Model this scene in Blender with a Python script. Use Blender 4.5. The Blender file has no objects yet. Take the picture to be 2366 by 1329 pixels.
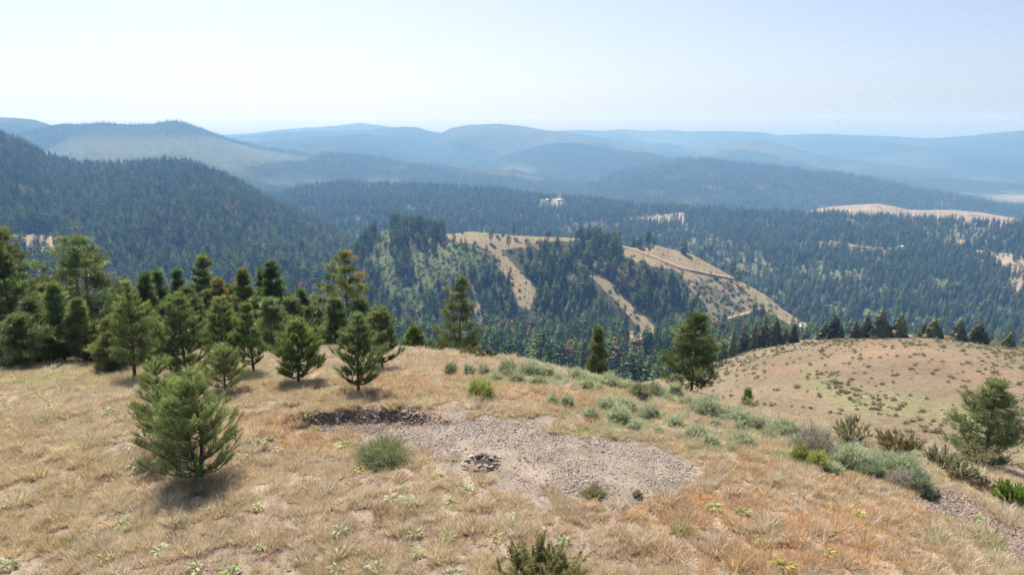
import bpy, math
import numpy as np
from math import radians

rng = np.random.default_rng(7)
scene = bpy.context.scene
COL = scene.collection

# ------------------------------------------------------------------ camera, sky, sun, exposure
CAM_H = 8.0
PITCH = radians(12.65)
W0, H0 = 2366.0, 1329.0                 # the photograph's own pixel grid, used to read off bearings
FPX = W0 * 24.0 / 36.0
cam_data = bpy.data.cameras.new('camera')
cam_data.lens = 24.0
cam_data.sensor_width = 36.0
cam_data.sensor_fit = 'HORIZONTAL'
cam_data.clip_start = 0.1
cam_data.clip_end = 60000.0
cam = bpy.data.objects.new('camera', cam_data)
cam.location = (0, 0, CAM_H)
cam.rotation_euler = (math.pi / 2 - PITCH, 0, 0)
COL.objects.link(cam)
scene.camera = cam

SUN_AZ = radians(-22.0)                 # measured from straight ahead, negative = to the left
SUN_EL = radians(60.0)
world = bpy.data.worlds.new('World')
scene.world = world
world.use_nodes = True
wn = world.node_tree.nodes
bg = wn['Background']
sky = wn.new('ShaderNodeTexSky')
sky.sky_type = 'NISHITA'
sky.sun_disc = False
sky.sun_elevation = SUN_EL
sky.sun_rotation = SUN_AZ
sky.altitude = 1200
sky.air_density = 0.65
sky.dust_density = 7.5
sky.ozone_density = 0.4
world.node_tree.links.new(sky.outputs['Color'], bg.inputs['Color'])
bg.inputs['Strength'].default_value = 0.12

sun_data = bpy.data.lights.new('sun', 'SUN')
sun_data.energy = 5.0
sun_data.angle = radians(0.6)
sun_data.color = (1.0, 0.955, 0.88)
sun = bpy.data.objects.new('sun', sun_data)
sun.rotation_euler = (math.pi / 2 - SUN_EL, 0, math.pi - SUN_AZ)
COL.objects.link(sun)

vs = scene.view_settings
vs.view_transform = 'Standard'
vs.look = 'None'
vs.exposure = 0.66
vs.gamma = 1.0
vs.use_curve_mapping = False
scene.render.engine = 'CYCLES'
scene.cycles.use_denoising = True
scene.cycles.denoiser = 'OPENIMAGEDENOISE'
scene.cycles.denoising_input_passes = 'RGB_ALBEDO_NORMAL'
scene.cycles.denoising_prefilter = 'NONE'
scene.cycles.max_bounces = 6
scene.cycles.diffuse_bounces = 3
scene.cycles.transmission_bounces = 3
scene.cycles.volume_bounces = 1
scene.cycles.volume_max_steps = 64

# ------------------------------------------------------------------ projection helpers
CP, SP = math.cos(PITCH), math.sin(PITCH)
def ray(px, py):
    X = (np.asarray(px, float) - W0 / 2) / FPX
    Y = -(np.asarray(py, float) - H0 / 2) / FPX
    return X, CP + Y * SP, -SP + Y * CP
def at(px, py, d):
    """World point on the bearing of a photograph pixel, d metres away over the ground."""
    x, y, z = ray(px, py)
    k = d / np.hypot(x, y)
    return np.stack([x * k, y * k, CAM_H + z * k], -1)
def az_t(px, py):
    x, y, z = ray(px, py)
    return np.arctan2(x, y), -z / np.hypot(x, y)
def project(P):
    P = np.asarray(P, float)
    x, y, z = P[..., 0], P[..., 1], P[..., 2] - CAM_H
    fwd = y * CP - z * SP
    up = y * SP + z * CP
    fwd = np.where(fwd < 0.01, 0.01, fwd)
    return W0 / 2 + FPX * x / fwd, H0 / 2 - FPX * up / fwd
def curve(pts):
    a = np.array(pts, float)
    def f(x): return np.interp(x, a[:, 0], a[:, 1])
    return f
def smooth01(a, b, x):
    t = np.clip((x - a) / (b - a), 0, 1)
    return t * t * (3 - 2 * t)
def inpoly(poly, px, py):
    poly = np.array(poly, float)
    px = np.asarray(px); py = np.asarray(py)
    ins = np.zeros(px.shape, bool)
    n = len(poly)
    for i in range(n):
        x0, y0 = poly[i]; x1, y1 = poly[(i + 1) % n]
        if y0 == y1: continue
        c = ((y0 > py) != (y1 > py)) & (px < (x1 - x0) * (py - y0) / (y1 - y0) + x0)
        ins ^= c
    return ins
def _hash(ix, iy, seed):
    h = (ix.astype(np.int64) * 374761393 + iy.astype(np.int64) * 668265263 + seed * 974634777) & 0xffffffff
    h = ((h ^ (h >> 13)) * 1274126177) & 0xffffffff
    h = h ^ (h >> 16)
    return (h & 0xffff) / 65535.0
def noise2(x, y, seed=0):
    x = np.asarray(x, float); y = np.asarray(y, float)
    ix = np.floor(x); iy = np.floor(y)
    fx = x - ix; fy = y - iy
    u = fx * fx * (3 - 2 * fx); v = fy * fy * (3 - 2 * fy)
    a = _hash(ix, iy, seed); b = _hash(ix + 1, iy, seed)
    c = _hash(ix, iy + 1, seed); d = _hash(ix + 1, iy + 1, seed)
    return (a * (1 - u) + b * u) * (1 - v) + (c * (1 - u) + d * u) * v
def fbm(x, y, seed=0, oct=4):
    s = 0; a = 1.0; t = 0
    for o in range(oct):
        s = s + a * noise2(x * 2 ** o + 17 * o, y * 2 ** o - 9 * o, seed + o); t += a; a *= 0.5
    return s / t
def nrm(v):
    return v / np.maximum(np.linalg.norm(v, axis=-1, keepdims=True), 1e-9)

# ------------------------------------------------------------------ mesh helpers
def new_mesh(name, V, F, mat=None, col=None, smooth=False):
    V = np.asarray(V, np.float32).reshape(-1, 3)
    F = np.asarray(F, np.int32)
    k = F.shape[1]
    me = bpy.data.meshes.new(name)
    me.vertices.add(len(V)); me.vertices.foreach_set('co', V.ravel())
    me.loops.add(F.size); me.loops.foreach_set('vertex_index', F.ravel())
    me.polygons.add(len(F))
    me.polygons.foreach_set('loop_start', np.arange(0, F.size, k, dtype=np.int32))
    if smooth: me.polygons.foreach_set('use_smooth', np.ones(len(F), bool))
    me.update(calc_edges=True)
    if col is not None:
        c = np.ones((len(V), 4), np.float32); c[:, :3] = col
        at_ = me.attributes.new('col', 'FLOAT_COLOR', 'POINT')
        at_.data.foreach_set('color', c.ravel())
    if mat is not None: me.materials.append(mat)
    return me
def link(name, data, parent=None, loc=None, rotz=0.0, scale=None):
    o = bpy.data.objects.new(name, data)
    COL.objects.link(o)
    if parent is not None: o.parent = parent
    if loc is not None: o.location = [float(q) for q in loc]
    if rotz: o.rotation_euler = (0, 0, float(rotz))
    if scale is not None: o.scale = [float(q) for q in (scale if np.ndim(scale) else (scale,) * 3)]
    return o
def tag(o, label=None, cat=None, group=None, kind=None):
    if label: o['label'] = label
    if cat: o['category'] = cat
    if group: o['group'] = group
    if kind: o['kind'] = kind
    return o
def join(parts):
    """[(V, F, col)] with equal face sizes -> one V, F, col"""
    Vs, Fs, Cs, n = [], [], [], 0
    for V, F, C in parts:
        V = np.asarray(V, float).reshape(-1, 3)
        if len(V) == 0: continue
        Vs.append(V); Fs.append(np.asarray(F, np.int64) + n)
        Cs.append(np.broadcast_to(np.asarray(C, float), (len(V), 3))); n += len(V)
    return np.concatenate(Vs), np.concatenate(Fs), np.concatenate(Cs)
def tubes(A, B, ra, rb, n=5, col=(.1, .08, .06)):
    """Tapered tubes between point arrays A and B, as triangles."""
    A = np.asarray(A, float).reshape(-1, 3); B = np.asarray(B, float).reshape(-1, 3); m = len(A)
    ra = np.broadcast_to(np.asarray(ra, float), (m,)); rb = np.broadcast_to(np.asarray(rb, float), (m,))
    d = nrm(B - A)
    ref = np.where(np.abs(d[:, 2:3]) < 0.9, np.array([[0, 0, 1.]]), np.array([[1., 0, 0]]))
    u = nrm(np.cross(d, ref)); v = np.cross(d, u)
    an = np.arange(n) * 2 * math.pi / n
    c = np.cos(an)[None, :, None]; s = np.sin(an)[None, :, None]
    ring = u[:, None] * c + v[:, None] * s
    Va = A[:, None] + ring * ra[:, None, None]; Vb = B[:, None] + ring * rb[:, None, None]
    V = np.concatenate([Va, Vb], 1).reshape(-1, 3)
    base = (np.arange(m) * 2 * n)[:, None]
    i = np.arange(n)[None]; j = (i + 1) % n
    F = np.concatenate([np.stack([base + i, base + j, base + n + j], -1),
                        np.stack([base + i, base + n + j, base + n + i], -1)], 1).reshape(-1, 3)
    return V, F, np.broadcast_to(np.asarray(col, float), (len(V), 3)) if np.ndim(col) == 1 else np.repeat(col, 2 * n, 0)
def polytube(P, R, n=5, col=(.1, .08, .06)):
    P = np.asarray(P, float); R = np.asarray(R, float)
    return tubes(P[:-1], P[1:], R[:-1], R[1:], n, col)

# ------------------------------------------------------------------ materials
class NT:
    def __init__(s, name):
        s.m = bpy.data.materials.new(name); s.m.use_nodes = True
        s.t = s.m.node_tree; s.n = s.t.nodes
        s.bsdf = s.n['Principled BSDF']; s.out = s.n['Material Output']
    def node(s, t, **k):
        o = s.n.new(t)
        for a, b in k.items(): setattr(o, a, b)
        return o
    def l(s, a, b): s.t.links.new(a, b)
    def attr(s, name): return s.node('ShaderNodeAttribute', attribute_name=name)
    def pos(s): return s.node('ShaderNodeNewGeometry').outputs['Position']
    def noise(s, vec, scale, detail=4, rough=0.6):
        o = s.node('ShaderNodeTexNoise'); o.inputs['Scale'].default_value = scale
        o.inputs['Detail'].default_value = detail; o.inputs['Roughness'].default_value = rough
        if vec is not None: s.l(vec, o.inputs['Vector'])
        return o.outputs['Fac']
    def maprange(s, v, a, b, c, d):
        o = s.node('ShaderNodeMapRange')
        for i, q in zip((1, 2, 3, 4), (a, b, c, d)): o.inputs[i].default_value = q
        s.l(v, o.inputs[0]); return o.outputs[0]
    def mul(s, a, b):
        o = s.node('ShaderNodeVectorMath', operation='MULTIPLY')
        s.l(a, o.inputs[0])
        if isinstance(b, tuple): o.inputs[1].default_value = b
        else: s.l(b, o.inputs[1])
        return o.outputs[0]
    def mix(s, f, a, b):
        o = s.node('ShaderNodeMix', data_type='RGBA')
        if isinstance(f, (int, float)): o.inputs[0].default_value = f
        else: s.l(f, o.inputs[0])
        for q, i in ((a, 6), (b, 7)):
            if isinstance(q, tuple): o.inputs[i].default_value = (*q, 1)
            else: s.l(q, o.inputs[i])
        return o.outputs[2]
    def math(s, op, a, b=None):
        o = s.node('ShaderNodeMath', operation=op)
        for i, q in enumerate((a, b)):
            if q is None: continue
            if isinstance(q, (int, float)): o.inputs[i].default_value = q
            else: s.l(q, o.inputs[i])
        return o.outputs[0]
    def bump(s, h, strength, dist):
        o = s.node('ShaderNodeBump'); o.inputs['Strength'].default_value = strength
        o.inputs['Distance'].default_value = dist
        s.l(h, o.inputs['Height']); s.l(o.outputs[0], s.bsdf.inputs['Normal'])

def leaf_mat(name, transl=0.35, rough=0.55, spec=0.3, vary=0.35, tmul=(1.25, 1.2, 0.6)):
    t = NT(name)
    c = t.attr('col').outputs['Color']
    r = t.node('ShaderNodeObjectInfo').outputs['Random']
    c = t.mul(c, t.maprange(r, 0, 1, 1 - vary, 1 + vary))
    t.l(c, t.bsdf.inputs['Base Color'])
    t.bsdf.inputs['Roughness'].default_value = rough
    t.bsdf.inputs['Specular IOR Level'].default_value = spec
    tr = t.node('ShaderNodeBsdfTranslucent'); t.l(t.mul(c, tmul), tr.inputs['Color'])
    mx = t.node('ShaderNodeMixShader'); mx.inputs[0].default_value = transl
    t.l(t.bsdf.outputs[0], mx.inputs[1]); t.l(tr.outputs[0], mx.inputs[2])
    t.l(mx.outputs[0], t.out.inputs['Surface'])
    return t.m
M = {}
M['needles'] = leaf_mat('pine_needles', 0.5, 0.40, 0.5, 0.12, (1.15, 1.15, 0.7))
M['needles_old'] = leaf_mat('old_pine_needles', 0.36, 0.45, 0.5, 0.12, (1.15, 1.15, 0.7))
M['forest'] = leaf_mat('conifer_foliage', 0.36, 0.7, 0.15, 0.45, (1.1, 1.1, 0.8))
M['grass'] = leaf_mat('dry_grass_blades', 0.40, 0.6, 0.25, 0.2, (1.0, 1.0, 0.95))
M['shrub'] = leaf_mat('shrub_leaves', 0.30, 0.65, 0.2, 0.14, (1.15, 1.1, 0.7))
M['leaf'] = leaf_mat('broad_leaves', 0.35, 0.5, 0.25, 0.2, (1.2, 1.2, 0.5))

def bark_mat():
    t = NT('bark'); p = t.pos()
    c = t.mix(t.noise(p, 18), (.045, .034, .028), (.16, .11, .075))
    c = t.mul(c, t.attr('col').outputs['Color'])
    t.l(c, t.bsdf.inputs['Base Color']); t.bsdf.inputs['Roughness'].default_value = 0.9
    t.bump(t.noise(p, 25), 0.6, 0.03)
    return t.m
M['bark'] = bark_mat()

def ground_mat():
    t = NT('knoll_soil'); p = t.pos()
    c = t.attr('col').outputs['Color']
    n1 = t.noise(p, 1.3, 5); n2 = t.noise(p, 14, 6, 0.7); n3 = t.noise(p, 60, 3, 0.7)
    k = t.mul(c, t.maprange(n1, .3, .7, .8, 1.18))
    k = t.mul(k, t.maprange(n2, .3, .7, .62, 1.35))
    k = t.mul(k, t.maprange(n3, .3, .7, .75, 1.25))
    vor = t.node('ShaderNodeTexVoronoi'); vor.inputs['Scale'].default_value = 22; t.l(p, vor.inputs['Vector'])
    k = t.mix(t.math('MULTIPLY', t.maprange(n1, .45, .62, 0, .45), t.maprange(vor.outputs['Distance'], .1, .4, 1, 0)), k, (.40, .33, .27))
    t.l(k, t.bsdf.inputs['Base Color']); t.bsdf.inputs['Roughness'].default_value = 0.95
    t.bsdf.inputs['Specular IOR Level'].default_value = 0.15
    h = t.math('ADD', n2, t.math('MULTIPLY', n3, 0.4))
    t.bump(h, 0.9, 0.05)
    return t.m
M['ground'] = ground_mat()

def terrain_mat(name, s1, s2, lo=.7, hi=1.3, bump=0.5, bdist=1.0, s3=None):
    t = NT(name); p = t.pos()
    c = t.attr('col').outputs['Color']
    n1 = t.noise(p, s1, 5); n2 = t.noise(p, s2, 5, 0.7)
    k = t.mul(c, t.maprange(n1, .3, .7, .85, 1.15))
    k = t.mul(k, t.maprange(n2, .3, .7, lo, hi))
    h = n2
    if s3:
        n3 = t.noise(p, s3, 3, 0.7); k = t.mul(k, t.maprange(n3, .3, .7, .75, 1.25)); h = t.math('ADD', n2, t.math('MULTIPLY', n3, .3))
    t.l(k, t.bsdf.inputs['Base Color']); t.bsdf.inputs['Roughness'].default_value = 1.0
    t.bsdf.inputs['Specular IOR Level'].default_value = 0.05
    t.bump(h, bump, bdist)
    return t.m
M['bench'] = terrain_mat('dry_grass_hillside', 0.05, 1.0, .68, 1.32, 0.9, 0.5, 5.0)
M['slope'] = terrain_mat('valley_slope', 0.02, 0.25, .65, 1.35, 0.8, 1.5, 1.0)
M['far'] = terrain_mat('far_wooded_slope', 0.003, 0.035, .65, 1.4, 1.0, 12.0, 0.12)
M['vfar'] = terrain_mat('distant_mountain', 0.0008, 0.012, .7, 1.35, 1.0, 30.0, 0.05)

def plain(name, c, rough=0.8, spec=0.3, metal=0.0, nscale=4, var=.25):
    t = NT(name); n = t.noise(t.pos(), nscale, 4)
    k = t.mix(t.maprange(n, .3, .7, 0, 1), tuple(q * (1 - var) for q in c), tuple(min(1, q * (1 + var)) for q in c))
    t.l(k, t.bsdf.inputs['Base Color']); t.bsdf.inputs['Roughness'].default_value = rough
    t.bsdf.inputs['Specular IOR Level'].default_value = spec; t.bsdf.inputs['Metallic'].default_value = metal
    return t.m
def stone_mat(name, lo, hi):
    t = NT(name); p = t.pos()
    r = t.node('ShaderNodeObjectInfo').outputs['Random']
    c = t.mix(r, lo, hi)
    c = t.mul(c, t.maprange(t.noise(p, 30, 4), .3, .7, .7, 1.25))
    t.l(c, t.bsdf.inputs['Base Color']); t.bsdf.inputs['Roughness'].default_value = 0.7
    t.bump(t.noise(p, 60, 4), 0.4, 0.01)
    return t.m
M['stone'] = stone_mat('shale', (.10, .083, .072), (.33, .285, .25))
M['dark_stone'] = stone_mat('dark_shale', (.085, .06, .048), (.27, .20, .16))
M['dirt_road'] = plain('dirt_road', (.29, .215, .15), .95, .1, 0, 0.4)
M['red_wall'] = plain('red_boards', (.26, .07, .05)); M['white_metal'] = plain('white_sheet_metal', (.8, .8, .78), .4, .5)
M['grey_wall'] = plain('grey_boards', (.32, .31, .29)); M['tan_wall'] = plain('tan_boards', (.45, .36, .27))
M['glass'] = plain('dark_window', (.03, .035, .04), .15, .5); M['paint_dark'] = plain('dark_car_paint', (.05, .06, .07), .3, .5)
M['paint_white'] = plain('white_car_paint', (.75, .75, .74), .3, .5); M['paint_red'] = plain('red_car_paint', (.4, .08, .07), .3, .5)
M['blue_roof'] = plain('blue_roof', (.18, .38, .48), .4, .5); M['rubber'] = plain('tyre_rubber', (.02, .02, .02), .9)

# ------------------------------------------------------------------ scatter (only for stuff nobody could count)
def scatter(name, P, yaw, scl, idx, protos, label, tilt=None):
    """One object whose points each carry an instance of protos[idx]."""
    P = np.asarray(P, np.float32); n = len(P)
    me = bpy.data.meshes.new(name); me.vertices.add(n); me.vertices.foreach_set('co', P.ravel())
    rot = np.zeros((n, 3), np.float32); rot[:, 2] = yaw
    if tilt is not None: rot[:, :2] = tilt
    scl = np.asarray(scl, np.float32)
    if scl.ndim == 1: scl = np.repeat(scl[:, None], 3, 1)
    a = me.attributes.new('rot', 'FLOAT_VECTOR', 'POINT'); a.data.foreach_set('vector', rot.ravel())
    a = me.attributes.new('scl', 'FLOAT_VECTOR', 'POINT'); a.data.foreach_set('vector', np.ascontiguousarray(scl).ravel())
    a = me.attributes.new('idx', 'INT', 'POINT'); a.data.foreach_set('value', np.asarray(idx, np.int32))
    o = link(name, me)
    ng = bpy.data.node_groups.new(name + '_nodes', 'GeometryNodeTree')
    ng.interface.new_socket('Geometry', in_out='INPUT', socket_type='NodeSocketGeometry')
    ng.interface.new_socket('Geometry', in_out='OUTPUT', socket_type='NodeSocketGeometry')
    gi = ng.nodes.new('NodeGroupInput'); go = ng.nodes.new('NodeGroupOutput')
    def na(nm, dt):
        q = ng.nodes.new('GeometryNodeInputNamedAttribute'); q.data_type = dt; q.inputs['Name'].default_value = nm
        return q.outputs['Attribute']
    r = na('rot', 'FLOAT_VECTOR'); s = na('scl', 'FLOAT_VECTOR'); ix = na('idx', 'INT')
    er = ng.nodes.new('FunctionNodeEulerToRotation'); ng.links.new(r, er.inputs[0])
    jn = ng.nodes.new('GeometryNodeJoinGeometry')
    for k, p in enumerate(protos):
        oi = ng.nodes.new('GeometryNodeObjectInfo'); oi.inputs['Object'].default_value = p
        cmp_ = ng.nodes.new('FunctionNodeCompare'); cmp_.data_type = 'INT'; cmp_.operation = 'EQUAL'
        ng.links.new(ix, cmp_.inputs[2]); cmp_.inputs[3].default_value = k
        ip = ng.nodes.new('GeometryNodeInstanceOnPoints')
        ng.links.new(gi.outputs[0], ip.inputs['Points']); ng.links.new(cmp_.outputs[0], ip.inputs['Selection'])
        ng.links.new(oi.outputs['Geometry'], ip.inputs['Instance'])
        ng.links.new(er.outputs[0], ip.inputs['Rotation']); ng.links.new(s, ip.inputs['Scale'])
        ng.links.new(ip.outputs[0], jn.inputs[0])
    ng.links.new(jn.outputs[0], go.inputs[0])
    md = o.modifiers.new('scatter', 'NODES'); md.node_group = ng
    tag(o, label, None, None, 'stuff')
    return o
def proto(name, me):
    return bpy.data.objects.new(name, me)          # not linked: only read by a scatter

# ================================================================== TERRAIN
# ---- the knoll in the foreground: level on top, rounding over into steep sides
_cr = np.array([(-600, 832), (0, 823), (300, 823), (600, 816), (900, 809), (1000, 812), (1100, 822), (1200, 835), (1300, 855),
    (1400, 872), (1500, 888), (1600, 902), (1700, 925), (1800, 948), (1900, 970), (2000, 990), (2100, 1012), (2200, 1040),
    (2300, 1068), (2366, 1085), (2900, 1200)], float)
_cr[:, 1] += np.interp(_cr[:, 0], [1200, 1500, 2366], [0, 12, 16])
_ca, _ct = az_t(_cr[:, 0], _cr[:, 1])
_cd0 = np.interp(_cr[:, 0], [-600, 900, 1183, 1650, 2000, 2366, 2900], [16.5, 16.3, 16, 13.5, 11, 8.5, 7])
SMAX = 0.56
bank_px = [(640, 962), (700, 950), (780, 944), (860, 938), (930, 938), (990, 950), (1040, 968)]
def flat_pt(px, py):
    x, y, z = ray(px, py); k = -CAM_H / z
    return np.stack([x * k, y * k], -1)
BANK = flat_pt(np.array([p[0] for p in bank_px], float), np.array([p[1] for p in bank_px], float))
def knoll_z(x, y, detail=True):
    x = np.asarray(x, float); y = np.asarray(y, float)
    d = np.hypot(x, y); a = np.arctan2(x, y)
    t = np.interp(a, _ca, _ct); d0 = np.interp(a, _ca, _cd0)
    R = 2 * (CAM_H - t * d0) / t ** 2
    q = np.maximum(d - d0, 0); qm = SMAX * R
    z = -np.where(q < qm, q * q / (2 * R), qm * qm / (2 * R) + SMAX * (q - qm))
    # the pad dug into the knoll: a low cut bank along its back
    bx, by = BANK[:, 0], BANK[:, 1]
    yb = np.interp(x, bx, by)
    s = yb - y + 0.35 * (noise2(x * 2.2, y * .7, 5) - .5) + 0.15 * (noise2(x * 7, y, 6) - .5)
    along = smooth01(bx[0] - .3, bx[0] + 1.0, x) * (1 - smooth01(bx[-1] - 1.2, bx[-1] + .6, x))
    z = z - 0.34 * along * smooth01(0.0, 0.40, s) * (1 - smooth01(2.2, 5.0, s))
    z = z + 0.06 * along * smooth01(-1.6, -.05, s) * (1 - smooth01(-.05, .02, s))
    if detail:
        near = 1 - smooth01(40, 90, d)
        z = z + near * (0.22 * (fbm(x / 3.1, y / 3.1, 3, 3) - .5) + 0.10 * (noise2(x / .55, y / .55, 9) - .5))
        z = z + (1 - near) * 3.0 * (fbm(x / 22, y / 22, 8, 3) - .5)
    return z
def knoll_hit(px, py):
    """First point of the knoll along the bearing of a photograph pixel."""
    px = np.atleast_1d(np.asarray(px, float)); py = np.atleast_1d(np.asarray(py, float))
    x, y, z = ray(px, py); h = np.hypot(x, y)
    x, y, z = x / h, y / h, z / h
    ds = 4.0 * (200 / 4.0) ** np.linspace(0, 1, 130)
    e = (CAM_H + z[:, None] * ds) - knoll_z(x[:, None] * ds, y[:, None] * ds, False)
    below = e <= 0.0
    i = np.where(below.any(1), below.argmax(1), len(ds) - 1); i = np.maximum(i, 1)
    lo = ds[np.maximum(i - 2, 0)]; hi = ds[np.minimum(i + 1, len(ds) - 1)]
    for _ in range(9):
        m = (lo + hi) / 2
        up = CAM_H + z * m > knoll_z(x * m, y * m)
        lo = np.where(up, m, lo); hi = np.where(up, hi, m)
    d = (lo + hi) / 2
    return np.stack([x * d, y * d, knoll_z(x * d, y * d)], -1)
def knoll_at(px, d):
    """Knoll surface on the bearing of a pixel column, d metres out."""
    x, y, z = ray(px, 850.0); h = math.hypot(x, y)
    X, Y = x / h * d, y / h * d
    return np.array([X, Y, float(knoll_z(X, Y))])

# painted-on nature of the ground: soil, gravel pad, green and orange patches (world positions taken from bearings)
PAD = [(690, 965), (860, 945), (1010, 950), (1180, 950), (1300, 990), (1450, 1015), (1580, 1045), (1650, 1095), (1620, 1140),
       (1500, 1175), (1300, 1172), (1160, 1120), (1040, 1080), (930, 1052), (860, 1015), (740, 1005)]
SHALE = [(2090, 1145), (2150, 1130), (2210, 1140), (2290, 1185), (2380, 1240), (2380, 1310), (2290, 1235), (2200, 1190), (2110, 1170)]
ORANGE = [(1330, 935, 170, 26), (1800, 1075, 130, 32), (1980, 1105, 110, 26), (1650, 1185, 230, 50), (1950, 1210, 260, 60), (730, 1020, 70, 25),
          (960, 890, 130, 28), (620, 985, 60, 25), (1180, 900, 100, 18), (1830, 1290, 300, 50), (1450, 905, 150, 22), (1600, 960, 120, 22)]
GREEN = [(1110, 888, 60, 14), (1300, 880, 170, 16), (1420, 905, 90, 14), (110, 880, 140, 24), (240, 865, 80, 18), (1570, 925, 70, 12),
         (1440, 990, 80, 16), (1900, 1060, 120, 22), (1750, 1000, 110, 16), (1500, 965, 90, 16), (2200, 1185, 60, 30), (1660, 1040, 80, 14), (1340, 1000, 60, 12)]
def ell(lst, px, py):
    m = np.zeros(np.shape(px))
    for cx, cy, rx, ry in lst:
        m = np.maximum(m, np.exp(-(((px - cx) / rx) ** 2 + ((py - cy) / ry) ** 2)))
    return m
def ground_zones(P):
    px, py = project(P)
    jx = px + 110 * (fbm(P[:, 0] * 1.1, P[:, 1] * 1.1, 31, 3) - .5); jy = py + 60 * (fbm(P[:, 0] * 1.3, P[:, 1] * 1.3, 37, 3) - .5)
    soft = 0.0
    for k in range(10):
        a = k * 2.4; r = math.sqrt((k + .5) / 10)
        soft = soft + .1 * inpoly(PAD, jx + 130 * r * math.cos(a), jy + 46 * r * math.sin(a))
    pad = soft > .28 + .62 * fbm(P[:, 0] / .45, P[:, 1] / .45, 47, 3) - .1
    return pad, inpoly(SHALE, jx, jy), ell(ORANGE, px, py), ell(GREEN, px, py), px, py

def build_knoll():
    na, nd = 760, 560
    az = np.linspace(radians(-62), radians(66), na)
    d = np.concatenate([3.0 * (45 / 3.0) ** np.linspace(0, 1, nd - 110), np.linspace(46, 300, 110)])
    A, D = np.meshgrid(az, d, indexing='ij')
    X = D * np.sin(A); Y = D * np.cos(A); Z = knoll_z(X, Y)
    V = np.stack([X, Y, Z], -1).reshape(-1, 3)
    i, j = np.meshgrid(np.arange(na - 1), np.arange(nd - 1), indexing='ij')
    b = i * nd + j
    F = np.stack([b, b + nd, b + nd + 1, b + 1], -1).reshape(-1, 4)[:, ::-1]
    pad, sh, o, g, px, py = ground_zones(V)
    c = np.tile(np.array([.345, .272, .205]), (len(V), 1))
    n = fbm(V[:, 0] / 1.7, V[:, 1] / 1.7, 41, 4)[:, None]
    c = c * (1 - smooth01(.35, .65, n) * .5) + np.array([.235, .183, .15]) * smooth01(.35, .65, n) * .5
    c = c + (np.array([.40, .295, .20]) - c) * np.clip(o, 0, 1)[:, None] * .7
    c = c + (np.array([.27, .26, .11]) - c) * np.clip(g, 0, 1)[:, None] * .6
    edge = smooth01(.34, .58, fbm(V[:, 0] / .8, V[:, 1] / .8, 43, 4))
    c[pad] = c[pad] + (np.array([.255, .215, .18]) - c[pad]) * (.35 + .65 * edge[pad])[:, None]; c[sh] = np.array([.20, .15, .125])
    bf = inpoly([(640, 955), (760, 940), (900, 930), (1020, 945), (1040, 970), (960, 992), (860, 1006), (740, 1006), (670, 985)], px, py)
    c[bf] = np.array([.25, .18, .135]) * (.8 + .5 * edge[bf])[:, None]
    s = np.hypot(V[:, 0], V[:, 1])
    far = smooth01(60, 110, s)[:, None]
    c = c + (np.array([.20, .165, .10]) - c) * far
    me = new_mesh('ground', V, F, M['ground'], c, True)
    return tag(link('ground', me), 'dry grassy top of the knoll with a bare gravel pad', None, None, 'structure')
GROUND = build_knoll()

# ---- generic hill sheet: a crest read off the photograph at a chosen distance, sloping down to a foot nearer by
class Sheet: pass
def hill(name, sky, dsky, zfoot, dfoot, px0, px1, nu, nv, gamma=1.0, back=(0.35, 0.25), amp=0.0, rib=60.0, seed=0, mat='far', colf=None, label=None, ramp=0.0):
    px = np.linspace(px0, px1, nu)
    S = np.array(sky, float)
    py = np.interp(px, S[:, 0], S[:, 1])
    k = max(1, int(nu * 10 / (px1 - px0)))
    ker = np.hanning(2 * k + 3); ker /= ker.sum()
    py = np.convolve(np.pad(py, k + 1, mode='edge'), ker, mode='valid')
    ds = np.interp(px, *np.array(dsky, float).T) if np.ndim(dsky) else np.full(nu, float(dsky))
    df = np.interp(px, *np.array(dfoot, float).T) if np.ndim(dfoot) else np.full(nu, float(dfoot))
    zf = np.interp(px, *np.array(zfoot, float).T) if np.ndim(zfoot) else np.full(nu, float(zfoot))
    Pk = at(px, py, ds); zs = Pk[:, 2]; az = np.arctan2(Pk[:, 0], Pk[:, 1])
    nb = max(8, nv // 4)
    s = np.concatenate([np.linspace(0, 1, nv), 1 + np.linspace(0, 1, nb + 1)[1:]])
    s_, az_ = np.meshgrid(s, az)
    f = np.clip(s_, 0, 1); b = np.clip(s_ - 1, 0, 1)
    D = df[:, None] + (ds - df)[:, None] * f + back[0] * (ds - df)[:, None] * b
    Z = zf[:, None] + (zs - zf)[:, None] * f ** gamma - back[1] * np.maximum(np.abs(zs - zf), 0.12 * (ds - df))[:, None] * b ** 1.5 - (np.maximum((CAM_H - zs) / ds, 0) * back[0] * (ds - df))[:, None] * b * 1.1
    if amp:
        X0 = D * np.sin(az_); Y0 = D * np.cos(az_)
        L = rib
        r = 1 - np.abs(2 * fbm((X0 + .35 * Y0) / L, Y0 / (L * 2.2), seed, 4) - 1)
        env = np.where(s_ <= 1, np.sin(math.pi * np.clip(f, 0, 1) ** .8) ** .7, b)
        Z = Z + amp * (r - .75) * env + ramp * (fbm(X0 / L * 2.5, Y0 / L * 2.5, seed + 50, 3) - .5)
    sh = Sheet(); sh.nv = nv; sh.name = name
    sh.P = np.stack([D * np.sin(az_), D * np.cos(az_), Z], -1); sh.s = s_
    sh.px, sh.py = project(sh.P)
    nu_, nw = sh.P.shape[:2]
    V = sh.P.reshape(-1, 3)
    i, j = np.meshgrid(np.arange(nu_ - 1), np.arange(nw - 1), indexing='ij')
    q = i * nw + j
    F = np.stack([q, q + nw, q + nw + 1, q + 1], -1).reshape(-1, 4)[:, ::-1]
    c = colf(V, sh.px.ravel(), sh.py.ravel(), s_.ravel())
    sh.o = tag(link(name, new_mesh(name, V, F, M[mat], c, True)), label, None, None, 'structure')
    return sh
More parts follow.
